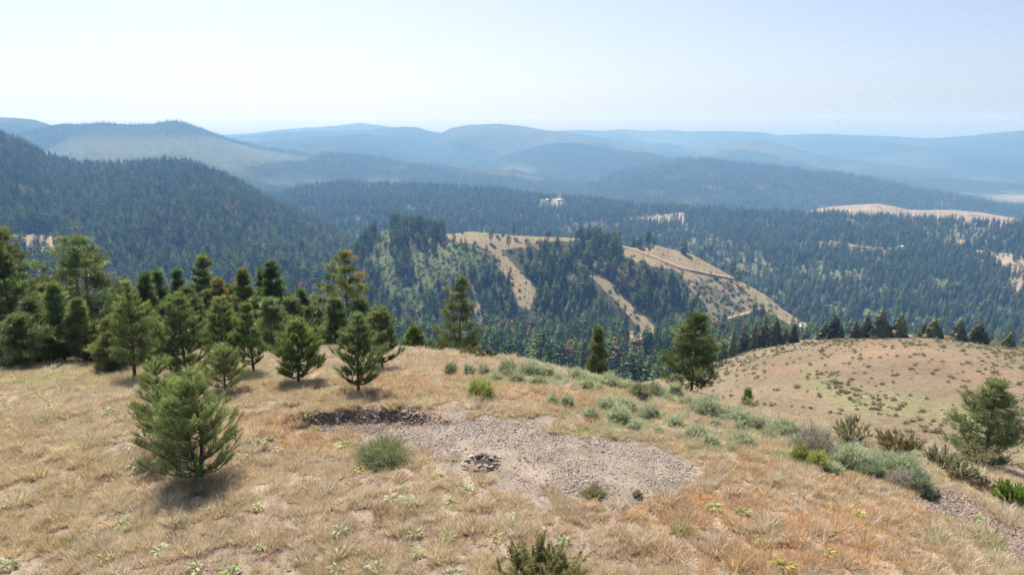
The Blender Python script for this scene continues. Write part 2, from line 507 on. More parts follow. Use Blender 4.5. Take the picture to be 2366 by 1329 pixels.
def on_sheet(sh, px, py):
    """Point of a sheet's visible side on the bearing of a pixel."""
    d2 = (sh.px[:, :sh.nv] - px) ** 2 + (sh.py[:, :sh.nv] - py) ** 2
    i, j = np.unravel_index(np.argmin(d2), d2.shape)
    p = sh.P[i, j]; q = at(px, py, math.hypot(p[0], p[1]))
    return np.array([q[0], q[1], min(q[2], p[2] + 1.0)])
def sample_sheet(sh, n, smin=0.0, smax=1.1, rg=rng, pxr=(-160, 2526)):
    P = sh.P; a = P[:-1, :-1]; b = P[1:, :-1]; c = P[:-1, 1:]
    ar = np.linalg.norm(np.cross(b - a, c - a), axis=-1)
    ok = (sh.s[:-1, :-1] >= smin) & (sh.s[:-1, 1:] <= smax) & (sh.px[:-1, :-1] > pxr[0]) & (sh.px[:-1, :-1] < pxr[1])
    w = (ar * ok).ravel(); w /= w.sum()
    k = rg.choice(w.size, n, p=w); i, j = np.unravel_index(k, ar.shape)
    u = rg.random(n)[:, None]; v = rg.random(n)[:, None]
    Q = (P[i, j] * (1 - u) + P[i + 1, j] * u) * (1 - v) + (P[i, j + 1] * (1 - u) + P[i + 1, j + 1] * u) * v
    px, py = project(Q)
    return Q, px, py

TAN = np.array([.245, .195, .122]); DRY = np.array([.30, .225, .14]); FLOOR = np.array([.06, .062, .036]); BRUSH = np.array([.11, .13, .055])
WOOD = np.array([.026, .040, .024])
def blend(c, col, m): return c + (np.asarray(col) - c) * np.clip(m, 0, 1)[:, None]
SC = 1.8; SL = 1.3; SM = 1.05; SF = 0.85; SD = 1.6; SG = 1.3

# ---- the bare grassy hill right of the knoll
def bench_col(V, px, py, s):
    c = np.tile(np.array([.19, .148, .098]), (len(V), 1))
    n = fbm(V[:, 0] / 18, V[:, 1] / 18, 71, 4)
    c = blend(c, (.185, .16, .10), smooth01(.5, .68, n) * .6)
    c = blend(c, (.235, .162, .103), smooth01(.55, .7, fbm(V[:, 0] / 30, V[:, 1] / 30, 75, 3)) * .5)
    sw = np.abs(py - (890 + (px - 1900) * .27 + 18 * np.sin(px / 60.)))
    c = blend(c, (.19, .19, .095), np.exp(-(sw / 30) ** 2) * .6 * (px > 1850))
    c = blend(c, (.20, .165, .105), smooth01(1720, 1640, px) * .6)
    return c
BENCH = hill('hill', [(1400, 905), (1500, 882), (1600, 852), (1680, 826), (1750, 803), (1850, 787), (1950, 779), (2050, 774), (2150, 777), (2250, 786), (2366, 801), (2600, 832), (2900, 880)],
    215, [(1400, -36), (1700, -33), (2366, -27), (2900, -26)], 75, 1380, 2900, 420, 200, 1.15, (1.1, .9), 3.0, 42, 11, 'bench', bench_col,
    'bare round hill of dry grass dotted with dark shrubs', 1.6)

# ---- the wooded spur across the valley with its strips of grass
MEADOW = [[(1025, 541), (1090, 533), (1200, 543), (1345, 548), (1335, 556), (1240, 560), (1200, 572), (1145, 585), (1100, 566), (1040, 556)],
    [(1135, 575), (1160, 580), (1195, 620), (1238, 660), (1240, 690), (1222, 716), (1196, 705), (1180, 650), (1148, 615)],
    [(1352, 622), (1392, 632), (1440, 680), (1490, 735), (1520, 768), (1495, 778), (1462, 745), (1418, 692), (1378, 655)],
    [(1445, 574), (1520, 566), (1605, 586), (1690, 636), (1770, 680), (1850, 738), (1830, 752), (1775, 725), (1755, 712), (1690, 740), (1640, 748), (1622, 700), (1588, 655), (1560, 622), (1480, 612), (1445, 592)],
    [(1425, 770), (1480, 760), (1520, 770), (1470, 790)], [(1090, 690), (1110, 700), (1120, 760), (1105, 760)]]
ROCK = [(1580, 652), (1640, 630), (1700, 652), (1750, 700), (1752, 714), (1650, 742), (1625, 700)]
GREENSLOPE = [[(872, 528), (905, 523), (902, 590), (925, 640), (985, 690), (965, 730), (900, 715), (880, 650), (850, 600)],
    [(950, 590), (1040, 560), (1100, 570), (1130, 600), (1100, 620), (1040, 640), (1000, 690), (960, 650)]]
YARD = [(1840, 742), (1885, 750), (1895, 775), (1850, 790), (1830, 775)]
def spur_masks(P, px, py):
    jx = px + 14 * (fbm(P[..., 0] / 22, P[..., 1] / 22, 91, 3) - .5); jy = py + 10 * (fbm(P[..., 0] / 22, P[..., 1] / 22, 93, 3) - .5)
    me_ = np.zeros(px.shape, bool); gr = np.zeros(px.shape, bool)
    for p in MEADOW: me_ |= inpoly(p, jx, jy)
    for p in GREENSLOPE: gr |= inpoly(p, jx, jy)
    return me_, gr, inpoly(ROCK, jx, jy), inpoly(YARD, jx, jy)
def spur_col(V, px, py, s):
    c = np.tile(FLOOR, (len(V), 1))
    n = fbm(V[:, 0] / 30, V[:, 1] / 30, 95, 4)
    c = blend(c, (.15, .125, .075), smooth01(.60, .68, n) * .8)
    me_, gr, ro, yd = spur_masks(V, px, py)
    front = s <= 1.02
    c[gr & front] = (.12, .135, .062)
    n2 = fbm(V[:, 0] / 9, V[:, 1] / 9, 97, 3)
    c = blend(c, (.085, .11, .05), smooth01(.5, .6, n2) * gr * .8)
    c[me_ & front] = TAN
    c = blend(c, (.23, .20, .10), smooth01(.52, .62, n2) * me_ * .5)
    c[ro & front] = (.21, .175, .13)
    c = blend(c, (.10, .095, .06), smooth01(.48, .58, n2) * ro * .8)
    c[yd & front] = (.36, .30, .23)
    return c
SPUR_SKY = [(-700, 905), (400, 880), (700, 720), (800, 620), (860, 545), (900, 526), (960, 526), (1030, 542), (1090, 535), (1200, 545), (1330, 550),
    (1450, 573), (1520, 568), (1600, 588), (1690, 638), (1770, 683), (1810, 716), (1850, 742), (1900, 765), (2100, 790), (2400, 810)]
VALLEY_COL = spur_col
# the near valley side below the knoll, then the spur's face behind it
NEARSIDE = hill('valley', [(-700, 770), (700, 770), (1500, 772), (1700, 775), (1900, 790), (2400, 840)], 370 * SC, -78, 150, -700, 2400, 300, 90, 1.0, (.3, .35), 10, 60, 21, 'slope',
    spur_col, 'wooded valley floor below the knoll')
SPUR = hill('ridge', SPUR_SKY, [(-700, 440 * SC), (860, 475 * SC), (1300, 460 * SC), (1600, 440 * SC), (1850, 410 * SC), (2400, 400 * SC)],
    -112 * SC, 355 * SC, -700, 2400, 760, 150, .86, (1.0, .55), 13, 75, 23, 'slope', spur_col, 'wooded spur with strips of dry grass on its face')

# ---- wooded slope filling the left
def left_col(V, px, py, s):
    c = np.tile(FLOOR, (len(V), 1))
    n = fbm(V[:, 0] / 60, V[:, 1] / 60, 101, 4)
    c = blend(c, (.20, .165, .10), smooth01(.62, .70, n))
    c = blend(c, (.30, .24, .15), inpoly([(0, 545), (90, 540), (170, 555), (130, 585), (60, 580)], px, py) * 1.0)
    return c
LEFT_SKY = [(-700, 250), (-100, 295), (0, 322), (60, 345), (110, 372), (200, 390), (300, 388), (400, 385), (450, 392), (520, 420), (580, 450), (640, 485), (720, 520), (800, 556), (880, 590), (960, 640), (1100, 720)]
LEFT = hill('hill', LEFT_SKY, [(-700, 950 * SC), (400, 900 * SC), (800, 720 * SC), (1100, 620 * SC)], -98 * SC, [(-700, 330 * SC), (700, 360 * SC), (1100, 420 * SC)], -700, 1100, 420, 150, .95,
    (.6, .5), 22, 150, 25, 'slope', left_col, 'steep hill covered in dark conifer forest', 6)

# ---- wooded plateau across the middle, falling to the right
CLEAR = [[(1235, 462), (1300, 456), (1312, 480), (1250, 482)], [(1440, 505), (1580, 490), (1590, 520), (1500, 520)], [(1920, 555), (2000, 570), (2100, 572), (2100, 590), (1990, 585), (1900, 565)],
    [(2240, 575), (2366, 590), (2420, 650), (2360, 640), (2290, 605)], [(2330, 640), (2400, 640), (2400, 680), (2340, 670)], [(2140, 553), (2200, 550), (2260, 560), (2200, 566)]]
GLADE = [[(1560, 560), (1640, 540), (1760, 580), (1800, 630), (1740, 660), (1660, 620), (1600, 590)], [(1280, 520), (1400, 510), (1420, 545), (1300, 550)]]
def plateau_col(V, px, py, s):
    c = np.tile(FLOOR, (len(V), 1))
    n = fbm(V[:, 0] / 70, V[:, 1] / 70, 111, 4)
    c = blend(c, (.115, .125, .062), smooth01(.57, .66, n))
    for p in GLADE: c = blend(c, (.14, .14, .07), inpoly(p, px, py) * .8)
    for p in CLEAR: c = blend(c, (.28, .22, .145), inpoly(p, px, py) * .9)
    return c
PLAT_SKY = [(500, 500), (560, 470), (640, 452), (700, 437), (800, 427), (1000, 434), (1150, 444), (1300, 459), (1500, 476), (1700, 491), (1900, 499), (2100, 508), (2366, 524), (2900, 575)]
PLAT = hill('plateau', PLAT_SKY, [(500, 1300 * SC), (1500, 1200 * SC), (2366, 1000 * SC), (2900, 950 * SC)], [(500, -152 * SC), (2900, -153 * SC)], 455 * SC, 500, 2900, 520, 160, .8,
    (.3, .4), 24, 190, 27, 'slope', plateau_col, 'broad wooded plateau across the valley', 8)

# ---- ridges and mountains further and further off
def wooded(tan=.0, sc=300, seed=1, base=WOOD, tcol=(.20, .17, .10), lo=.55):
    def f(V, px, py, s):
        c = np.tile(np.asarray(base, float), (len(V), 1))
        n = fbm(V[:, 0] / sc, V[:, 1] / sc, seed, 5)
        return blend(c, tcol, smooth01(lo, lo + .12, n) * tan)
    return f
def grass_ridge_col(V, px, py, s):
    c = np.tile(np.array([.25, .195, .14]), (len(V), 1))
    return blend(c, (.26, .21, .13), smooth01(.5, .65, fbm(V[:, 0] / 80, V[:, 1] / 80, 5, 4)) * .6)
GRASSRIDGE = hill('ridge', [(1600, 520), (1750, 502), (1850, 490), (1900, 480), (1940, 475), (2030, 470), (2065, 476), (2100, 485), (2200, 485), (2260, 490), (2366, 507), (2500, 522), (2900, 545)],
    1900 * SG, -230 * SG, 1250 * SG, 1560, 2900, 240, 60, .9, (.5, .5), 12, 220, 29, 'far', grass_ridge_col, 'pale bare grass ridge beyond the plateau')
def knob_col(V, px, py, s):
    c = np.tile(np.array([.055, .075, .036]), (len(V), 1))
    n = fbm(V[:, 0] / 190, V[:, 1] / 190, 33, 4)
    return blend(c, (.24, .21, .13), smooth01(.50, .6, n) * .75)
KNOB = hill('hill', [(480, 480), (540, 450), (580, 420), (620, 402), (700, 383), (760, 378), (830, 388), (870, 405), (920, 430), (1000, 470)], 1900 * SC, -170 * SC, 1250 * SC, 440, 1040, 240, 80, .85, (.5, .5), 30, 260, 35, 'far', knob_col,
    'logged knob with pale clearings below the left mountain')
DARK = hill('ridge', [(600, 420), (700, 372), (760, 351), (850, 357), (950, 377), (1000, 383), (1100, 390), (1200, 400), (1300, 417), (1450, 436), (1600, 455), (1750, 468), (1900, 478), (2100, 500)], 2150 * SD, -195 * SD, 1500 * SD,
    580, 2150, 380, 80, .9, (.5, .5), 26, 350, 37, 'far', wooded(.25, 260, 39), 'dark wooded ridge running down to the right')
def lm_col(V, px, py, s):
    c = np.tile(np.array([.024, .036, .022]), (len(V), 1))
    n = fbm(V[:, 0] / 420, V[:, 1] / 420, 43, 5)
    m = smooth01(.46, .60, n) * smooth01(298, 330, py)
    return blend(c, (.105, .115, .06), m * .7)
LMOUNT = hill('mountain', [(-700, 330), (-100, 318), (0, 312), (60, 303), (130, 292), (200, 287), (240, 284), (300, 287), (350, 286), (385, 280), (405, 278), (430, 284), (470, 298), (520, 317), (600, 338), (700, 352), (800, 372), (900, 397), (1000, 425)],
    3000 * SL, -232 * SL, 1300 * SL, -700, 1000, 460, 140, .8, (.4, .4), 110, 620, 45, 'far', lm_col, 'broad mountain with logged slopes and a tree lined crest', 10)
F4 = hill('ridge', [(1050, 480), (1200, 452), (1300, 432), (1400, 405), (1480, 383), (1566, 367), (1640, 366), (1720, 376), (1850, 390), (1950, 402), (2050, 422), (2150, 443), (2250, 458), (2366, 477), (2600, 510)], [(1050, 3600 * SM), (1600, 3600 * SM), (2366, 3300 * SM), (2600, 3250 * SM)],
    -300 * SM, [(1050, 2500 * SM), (1600, 2500 * SM), (2600, 2500 * SM)], 1020, 2650, 420, 90, .75, (.4, .5), 90, 420, 47, 'far', wooded(.35, 120, 49, lo=.64), 'hazy wooded ridge with rocky patches')
F3 = hill('mountain', [(900, 420), (1050, 398), (1100, 386), (1150, 366), (1200, 346), (1270, 331), (1330, 328), (1400, 341), (1440, 347), (1500, 352), (1560, 364), (1650, 380), (1800, 400)], 5200 * SF, -390 * SF, 3700 * SF,
    850, 1800, 320, 80, .75, (.4, .5), 170, 620, 51, 'vfar', wooded(.35, 500, 53, lo=.58), 'rounded blue mountains behind the hazy ridge')
F3B = hill('mountain', [(1450, 380), (1560, 365), (1620, 352), (1670, 334), (1715, 322), (1760, 323), (1800, 331), (1850, 346), (1900, 358), (1950, 366), (2050, 378), (2150, 390), (2300, 405), (2500, 430)], 7000 * SF, -400 * SF, 5200 * SF,
    1430, 2500, 260, 70, .8, (.4, .5), 170, 800, 52, 'vfar', wooded(.2, 500, 54, lo=.58), 'pale rounded mountain right of the middle')
F2 = hill('mountain', [(850, 380), (950, 350), (1000, 322), (1022, 306), (1040, 296), (1080, 288), (1150, 285), (1200, 290), (1260, 300), (1320, 306), (1400, 319), (1480, 336), (1560, 351), (1700, 371), (1900, 385)], 6600 * SF, -400 * SF, 4600 * SF, 820, 1900, 300, 60, .8, (.4, .5), 260, 800, 55, 'vfar', wooded(.2, 700, 57),
    'tall blue domed mountain in the middle of the skyline')
F2C = hill('mountain', [(480, 345), (560, 326), (600, 326), (700, 320), (830, 308), (900, 316), (1000, 336), (1100, 371), (1200, 395)], 6000 * SF, -400 * SF, 4200 * SF, 450, 1250, 240, 60, .8, (.4, .5), 220, 700, 61, 'vfar', wooded(.2, 700, 63), 'low blue mountain left of the domed one')
F2B = hill('mountain', [(430, 322), (560, 314), (640, 306), (750, 301), (850, 300), (930, 292), (960, 293), (1020, 310), (1060, 331), (1100, 356), (1150, 381)], 7200 * SF, -400 * SF, 5200 * SF, 420, 1200, 240, 60, .8, (.4, .5), 240, 800, 65, 'vfar', wooded(.2, 700, 67), 'pale blue mountain shoulder left of the dome')
LB = hill('mountain', [(-700, 262), (0, 270), (40, 272), (80, 276), (120, 289), (180, 305), (260, 330)], 5200 * SF, -380 * SF, 3600 * SF, -700, 300, 200, 60, .8, (.4, .5), 120, 900, 69, 'vfar', wooded(.2, 700, 71), 'hazy mountain at the left edge of the skyline')
LB2 = hill('mountain', [(-700, 300), (60, 300), (110, 290), (150, 284), (190, 287), (240, 300), (320, 330)], 4000 * SM, -300 * SM, 3100 * SM, -700, 340, 180, 50, .8, (.4, .5), 80, 700, 73, 'vfar', wooded(.2, 600, 75), 'hazy wooded shoulder behind the left mountain')
F1 = hill('mountain', [(-700, 295), (300, 312), (450, 312), (560, 309), (640, 300), (700, 295), (780, 290), (830, 283), (870, 288), (930, 296), (1020, 306), (1200, 306), (1330, 300), (1400, 302), (1440, 298), (1500, 302), (1540, 299), (1580, 303), (1700, 303), (1760, 305), (1800, 312), (1900, 309), (2050, 314), (2150, 319), (2250, 312), (2300, 306), (2366, 300), (2900, 288)],
    9000 * SF, -400 * SF, 6500 * SF, -700, 2900, 560, 70, .8, (.3, .4), 300, 1100, 77, 'vfar', wooded(.15, 900, 79), 'faint far mountain range along the whole skyline')

# ---- the lowland under everything, out past the mountains
def build_plain():
    na, nd = 200, 220
    az = np.linspace(radians(-75), radians(75), na); d = 300 * (8800 / 300.) ** np.linspace(0, 1, nd)
    A, D = np.meshgrid(az, d, indexing='ij')
    Z = np.interp(D, [300, 700, 2000, 3500, 5000, 8800], [-175, -270, -300, -310, -315, -330]) + 0 * A
    V = np.stack([D * np.sin(A), D * np.cos(A), Z], -1).reshape(-1, 3)
    Z = V[:, 2] + 14 * (fbm(V[:, 0] / 700, V[:, 1] / 700, 83, 3) - .5) * smooth01(1500, 4000, np.hypot(V[:, 0], V[:, 1])); V[:, 2] = Z
    i, j = np.meshgrid(np.arange(na - 1), np.arange(nd - 1), indexing='ij'); q = i * nd + j
    F = np.stack([q, q + nd, q + nd + 1, q + 1], -1).reshape(-1, 4)[:, ::-1]
    c = np.tile(WOOD * 1.3, (len(V), 1))
    n = fbm(V[:, 0] / 1100, V[:, 1] / 260, 85, 4)
    c = blend(c, (.21, .17, .115), smooth01(.53, .60, n) * .9)
    return tag(link('plain', new_mesh('plain', V, F, M['far'], c, True)), 'low plain of woods and pale fields', None, None, 'structure')
PLAIN = build_plain()

# ---- haze: one even box of air
def build_haze():
    x, y0, y1, z0, z1 = 9200, -400, 9200, -480, 240
    V = [(-x, y0, z0), (x, y0, z0), (x, y1, z0), (-x, y1, z0), (-x, y0, z1), (x, y0, z1), (x, y1, z1), (-x, y1, z1)]
    F = [(0, 3, 2, 1), (4, 5, 6, 7), (0, 1, 5, 4), (1, 2, 6, 5), (2, 3, 7, 6), (3, 0, 4, 7)]
    t = NT('haze_air')
    for n in list(t.n): 
        if n != t.out: t.n.remove(n)
    pv = t.node('ShaderNodeVolumePrincipled')
    pv.inputs['Color'].default_value = (0.25, 0.52, 1.0, 1)
    pv.inputs['Absorption Color'].default_value = (1, 1, 1, 1)
    pv.inputs['Density'].default_value = HAZE_DENSITY
    pv.inputs['Anisotropy'].default_value = 0.25
    t.l(pv.outputs[0], t.out.inputs['Volume'])
    t.m.cycles.homogeneous_volume = True
    o = link('haze', new_mesh('haze', V, F, t.m))
    return tag(o, 'thin blue summer haze filling the valley', None, None, 'stuff')
HAZE_DENSITY = 1.75e-4
build_haze()

# ================================================================== PLANTS
def needle_tufts(P, D, L, N, w, col, rg, spread=.75, cvar=.25, fwd=.55):
    """N pointed needles round each twig tip, as single triangles."""
    n = len(P)
    D = nrm(D)
    dirs = nrm(D[:, None] * fwd + rg.normal(size=(n, N, 3)) * spread * .6 + np.array([0, 0, .12]))
    ln = (L[:, None] * rg.uniform(.6, 1.1, (n, N)))[..., None]
    base = P[:, None] + D[:, None] * (rg.uniform(-.5, .35, (n, N)) * L[:, None])[..., None]
    tip = base + dirs * ln
    side = nrm(np.cross(dirs, rg.normal(size=(n, N, 3)))) * (w * rg.uniform(.7, 1.2, (n, N)))[..., None]
    V = np.stack([base - side, base + side, tip], 2).reshape(-1, 3)
    F = np.arange(len(V)).reshape(-1, 3)
    c = col[:, None] * rg.uniform(1 - cvar, 1 + cvar, (n, N))[..., None]
    c = np.repeat(c.reshape(-1, 3), 3, 0)
    return V, F, c

def young_(s): return s == 'young'
def make_pine(seed, H, R, cb=.06, style='young', dens=1.0, tint=(.075, .115, .035), tip=(.12, .16, .045), px_m=.02, trunks=1, brown=0.0, trunk_r=None, lean=0.0, spiky=.5):
    """Ponderosa pine: returns (trunk mesh, crown mesh) with the base at the origin."""
    rg = np.random.default_rng(seed)
    wood = []; TP = []; TD = []; TS = []; TC = []
    tr = trunk_r or (.012 * H + .022)
    k_ = 1.0 if young_(style) else 1.15
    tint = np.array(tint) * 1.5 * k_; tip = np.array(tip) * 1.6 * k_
    ph = rg.uniform(0, 6.28)
    young = style == 'young'
    side_bias = rg.uniform(0, 6.28)
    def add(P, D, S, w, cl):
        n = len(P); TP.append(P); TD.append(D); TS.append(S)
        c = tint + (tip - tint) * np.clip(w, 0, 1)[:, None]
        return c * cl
    for k in range(trunks):
        h = H * (1 - .08 * k)
        a0 = ph + k * math.pi
        nseg = 14
        s = np.linspace(0, 1, nseg + 1)
        off = (0 if trunks == 1 else .05 * H) * np.minimum(1, s * 3)
        cx = math.cos(a0) * off + .018 * H * np.sin(s * 3.1 + ph) - .018 * H * math.sin(ph) + lean * H * s; cy = math.sin(a0) * off + .015 * H * np.cos(s * 2.3 + ph) - .015 * H * math.cos(ph)
        T = np.stack([cx, cy, s * h - .06 * H * (s == 0)], -1)
        wood.append(polytube(T, tr * (1 - .93 * s ** .85) + .004, 7, (1, 1, 1)))
        def tp(q): return np.array([np.interp(q, s, T[:, 0]), np.interp(q, s, T[:, 1]), q * h])
        if young: nw = int(round(5.5 + 1.35 * min(H, 4.5))); per = 6
        elif style == 'tall': nw = int(round(9 + .65 * H)); per = 6
        else: nw = int(round(7 + .6 * H)); per = 6
        if trunks > 1: per -= 1
        az0 = rg.uniform(0, 6.28)
        for iw in range(nw):
            q = cb + (1 - cb) * ((iw + rg.uniform(0, .45)) / nw) ** (.92 if young else .88)
            q = min(q, .97)
            u = (q - cb) / (1 - cb)
            if young: rad = R * 1.12 * ((1 - u) ** .92) * (.74 + .26 * min(1, u * 4)) + .05 * R
            elif style == 'mature': rad = R * min(1, .6 + u * 1.6) * (1 - u ** 1.15) ** .82 + .04 * R
            else: rad = R * 1.1 * (1 - u) ** .95 * min(1, .72 + 1.6 * u) + .04 * R
            nb = max(3, per + int(rg.integers(-1, 2)))
            if u > .85: nb = max(3, nb - 1)
            for ib in range(nb):
                if not young and rg.random() < (.18 if style == 'mature' else .08): continue
                a = az0 + ib * 2 * math.pi / nb + rg.uniform(-.4, .4) + iw * 2.1
                ln = rad * rg.uniform(.6, 1.2) * (1 + .13 * math.cos(a - side_bias))
                up0 = {'young': .15 + .85 * u, 'mature': -.12 + .8 * u ** 1.5, 'tall': -.02 + .85 * u}[style] + rg.uniform(-.15, .15)
                curl = {'young': .45, 'mature': .25, 'tall': .28}[style]
                o = tp(q)
                ts = np.linspace(0, 1, 6)
                r_ = ln * ts
                zz = ln * (up0 * ts * .6 + curl * ts ** 2 - (.12 * np.sin(ts * math.pi) if not young else .05 * np.sin(ts * math.pi)))
                aa = a + rg.uniform(-.3, .3) * ts
                B = o + np.stack([np.cos(aa) * r_, np.sin(aa) * r_, zz], -1)
                br = max(.004 * px_m / .02, tr * .28 * (1 - u) + .004)
                wood.append(polytube(B, br * (1 - .8 * ts) + .002, 4, (.9, .85, .8)))
                bl = np.linalg.norm(B[-1] - B[0])
                d_out = nrm(B[-1] - B[-2])
                lat = np.array([-math.sin(a), math.cos(a), 0])
                cl = rg.uniform(.70, 1.30)
                def bp(t): return np.stack([np.interp(t, ts, B[:, i]) for i in range(3)], -1)
                if young:
                    # side twigs, each a bottle-brush of needle tufts
                    ntw = max(3, int(round(dens * (2.2 + 5.5 * bl / .8))))
                    tt = np.concatenate([[.8], rg.uniform(.22, .92, ntw)])
                    for jt, t0 in enumerate(tt):
                        b0 = bp(np.array([t0]))[0]
                        if jt == 0: dr = d_out; tl = bl * .24
                        else:
                            sg = 1 if rg.random() < .5 else -1
                            dr = nrm(d_out * .75 + lat * sg * rg.uniform(.4, .95) + np.array([0, 0, rg.uniform(.0, .5)])); tl = bl * rg.uniform(.25, .55) * (1.25 - t0) + .05
                        nt = max(2, int(dens * (1.5 + tl / .055)))
                        v = np.linspace(.35, 1, nt)[:, None]
                        P = b0 + dr * tl * v
                        wood.append(tubes(b0[None], (b0 + dr * tl)[None], br * .45 + .001, .002, 3, (.85, .8, .72)))
                        D = np.tile(dr, (nt, 1)) + np.array([0, 0, .25])
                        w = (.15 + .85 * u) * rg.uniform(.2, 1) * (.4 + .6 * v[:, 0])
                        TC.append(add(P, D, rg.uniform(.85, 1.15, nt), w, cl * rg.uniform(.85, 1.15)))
                else:
                    nc = max(1, int(round(dens * (.6 + 2.0 * ln / max(R, .1)))))
                    tc = np.concatenate([[.97], rg.uniform(.38, .95, nc)])
                    for t0 in tc:
                        ctr = bp(np.array([t0]))[0] + lat * rg.uniform(-1, 1) * .42 * bl * (1.1 - t0) + np.array([0, 0, rg.uniform(-.02, .10) * bl])
                        wood.append(tubes(bp(np.array([max(0, t0 - .15)])), ctr[None], br * .4 + .002, .003, 3, (.85, .8, .75)))
                        cr = (.10 * R + .11) * rg.uniform(.6, 1.4) * (.4 + .6 * min(1, rad / R))
                        nt = int(12 * rg.uniform(.8, 1.25))
                        P = ctr + rg.normal(size=(nt, 3)) * np.array([cr, cr, cr * .36]) * .55
                        D = nrm(P - ctr + 1e-6) * .5 + d_out * .35 + np.array([0, 0, .45])
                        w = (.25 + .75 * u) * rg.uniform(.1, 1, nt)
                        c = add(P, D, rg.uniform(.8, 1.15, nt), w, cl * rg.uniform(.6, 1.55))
                        if brown and rg.random() < brown * (.35 + .9 * u): c = np.array([.30, .235, .11]) * rg.uniform(.75, 1.25, (nt, 1))
                        TC.append(c)
        n = 8
        top = tp(1.0) + np.stack([rg.normal(size=n) * .02 * R, rg.normal(size=n) * .02 * R, -np.linspace(0, .10, n) * h], -1)
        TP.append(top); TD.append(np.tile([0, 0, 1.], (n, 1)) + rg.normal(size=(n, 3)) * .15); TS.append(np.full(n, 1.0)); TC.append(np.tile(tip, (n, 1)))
    P = np.concatenate(TP); D = np.concatenate(TD); S = np.concatenate(TS); C = np.concatenate(TC)
    base_L = .15 if young else .22
    L = S * base_L * max(1, px_m / .05)
    N = 13 if young else 9
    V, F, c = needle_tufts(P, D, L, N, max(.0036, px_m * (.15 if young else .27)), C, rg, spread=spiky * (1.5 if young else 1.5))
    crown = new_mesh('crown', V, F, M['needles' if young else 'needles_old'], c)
    Vw, Fw, Cw = join(wood)
    trunk = new_mesh('trunk', Vw, Fw, M['bark'], Cw)
    return trunk, crown
def pine(name, seed, base, H, R, label, group=None, cat='tree', **k):
    tr, cr = make_pine(seed, H, R, **k)
    e = tag(link(name, None, loc=base), label, cat, group)
    link('trunk', tr, e); link('crown', cr, e)
    return e
def pine_px(seed, px, top, hw, d, label, base_py=None, group=None, **k):
    """A pine by its bearing, its top and half width in the photograph, and its distance."""
    if base_py is not None:
        b = knoll_hit(px, base_py)[0]; d = math.hypot(b[0], b[1])
    else: b = knoll_at(px, d)
    t = at(px, top, d)
    H = float(t[2] - b[2]); depth = b[1] * CP - (b[2] - CAM_H) * SP
    R = hw / FPX * depth * (1.14 if k.get('style') == 'young' else 1.06)
    return pine('pine_tree', seed, b, H, R, label, group, px_m=d / 682., **k)

G1 = 'young pines standing on the knoll'; G2 = 'pines along the far edge of the knoll'
YG = dict(tint=(.095, .135, .055), tip=(.19, .22, .095)); DK = dict(tint=(.055, .085, .035), tip=(.10, .13, .05)); OL = dict(tint=(.085, .105, .04), tip=(.16, .165, .06))
# nearest young pines
pine_px(11, 462, 850, 100, 0, 'nearest young pine with two thin trunks rising from tall grass', 1108, G1, style='young', trunks=2, cb=.05, dens=.85, **YG)
pine_px(12, 392, 828, 82, 0, 'bushy young pine half hidden behind the nearest two trunked pine', 1042, G1, style='young', cb=.04, dens=.85, **YG)
pine_px(13, 520, 795, 46, 0, 'small thin pine with bare lower stem just behind the nearest pine', 908, G1, style='young', cb=.12, dens=.75, **YG)
pine_px(14, 690, 738, 64, 0, 'dense round young pine reaching nearly to the ground, bright green', 888, G1, style='young', cb=.06, dens=1.15, tint=(.085, .135, .045), tip=(.18, .23, .075))
pine_px(15, 829, 728, 56, 0, 'dark green young pine with bare trunk foot above the cut bank', 907, G1, style='young', cb=.11, dens=1.1, tint=(.07, .11, .05), tip=(.15, .195, .09))
pine_px(16, 884, 712, 50, 25.5, 'young pine half hidden behind the dark one above the cut bank', None, G1, style='young', cb=.1, dens=1.0, tint=(.075, .115, .05), tip=(.17, .20, .09))
pine_px(17, 312, 648, 54, 0, 'slender young pine with long bare trunk standing free at left', 880, G1, style='young', cb=.14, dens=.95, **YG)
pine_px(18, 432, 676, 62, 25.0, 'full young pine right behind the nearest pine, dark trunk foot', None, G1, style='young', cb=.1, dens=1.0, tint=(.07, .105, .045), tip=(.14, .175, .075))
pine_px(19, 524, 688, 52, 27.0, 'yellow green young pine above the small thin pine', None, G1, style='young', cb=.1, dens=1.0, **YG)
pine_px(20, 586, 698, 40, 25.5, 'narrow bright green pine left of the dense round one', None, G1, style='young', cb=.12, dens=1.0, tint=(.08, .125, .045), tip=(.16, .21, .075))
pine_px(21, 146, 792, 22, 0, 'tiny pale pine bush alone before the left thicket', 832, G1, style='young', cb=.02, dens=.9, tint=(.12, .17, .07), tip=(.2, .25, .1))
pine_px(22, 4, 796, 18, 0, 'small pine cut by the left edge of the picture', 842, G1, style='young', cb=.02, dens=1.0, **YG)
# thicket on the far edge
pine_px(31, 36, 552, 66, 37, 'tall dense dark pine at the left edge of the picture', None, G2, style='tall', cb=.06, dens=1.5, **DK)
pine_px(32, 66, 520, 74, 50, 'old pine with flat tiers behind the tall left edge pine', None, G2, style='mature', cb=.2, dens=1.35, tint=(.07, .09, .035), tip=(.13, .14, .05))
pine_px(33, 222, 546, 100, 46, 'old broad pine with two dark trunks and open crown', None, G2, style='mature', cb=.25, dens=1.35, trunks=2, tint=(.075, .105, .045), tip=(.14, .165, .075))
pine_px(34, 152, 652, 46, 34, 'pointed dark pine below and left of the old broad pine', None, G2, style='tall', cb=.06, dens=1.3, tint=(.06, .09, .035), tip=(.11, .14, .05))
pine_px(35, 204, 690, 36, 33, 'slim olive pine right below the old broad pine', None, G2, style='tall', cb=.08, dens=1.1, **OL)
pine_px(36, 96, 690, 52, 35, 'low dark pine between the left edge pine and the pointed one', None, G2, style='tall', cb=.03, dens=1.4, **DK)
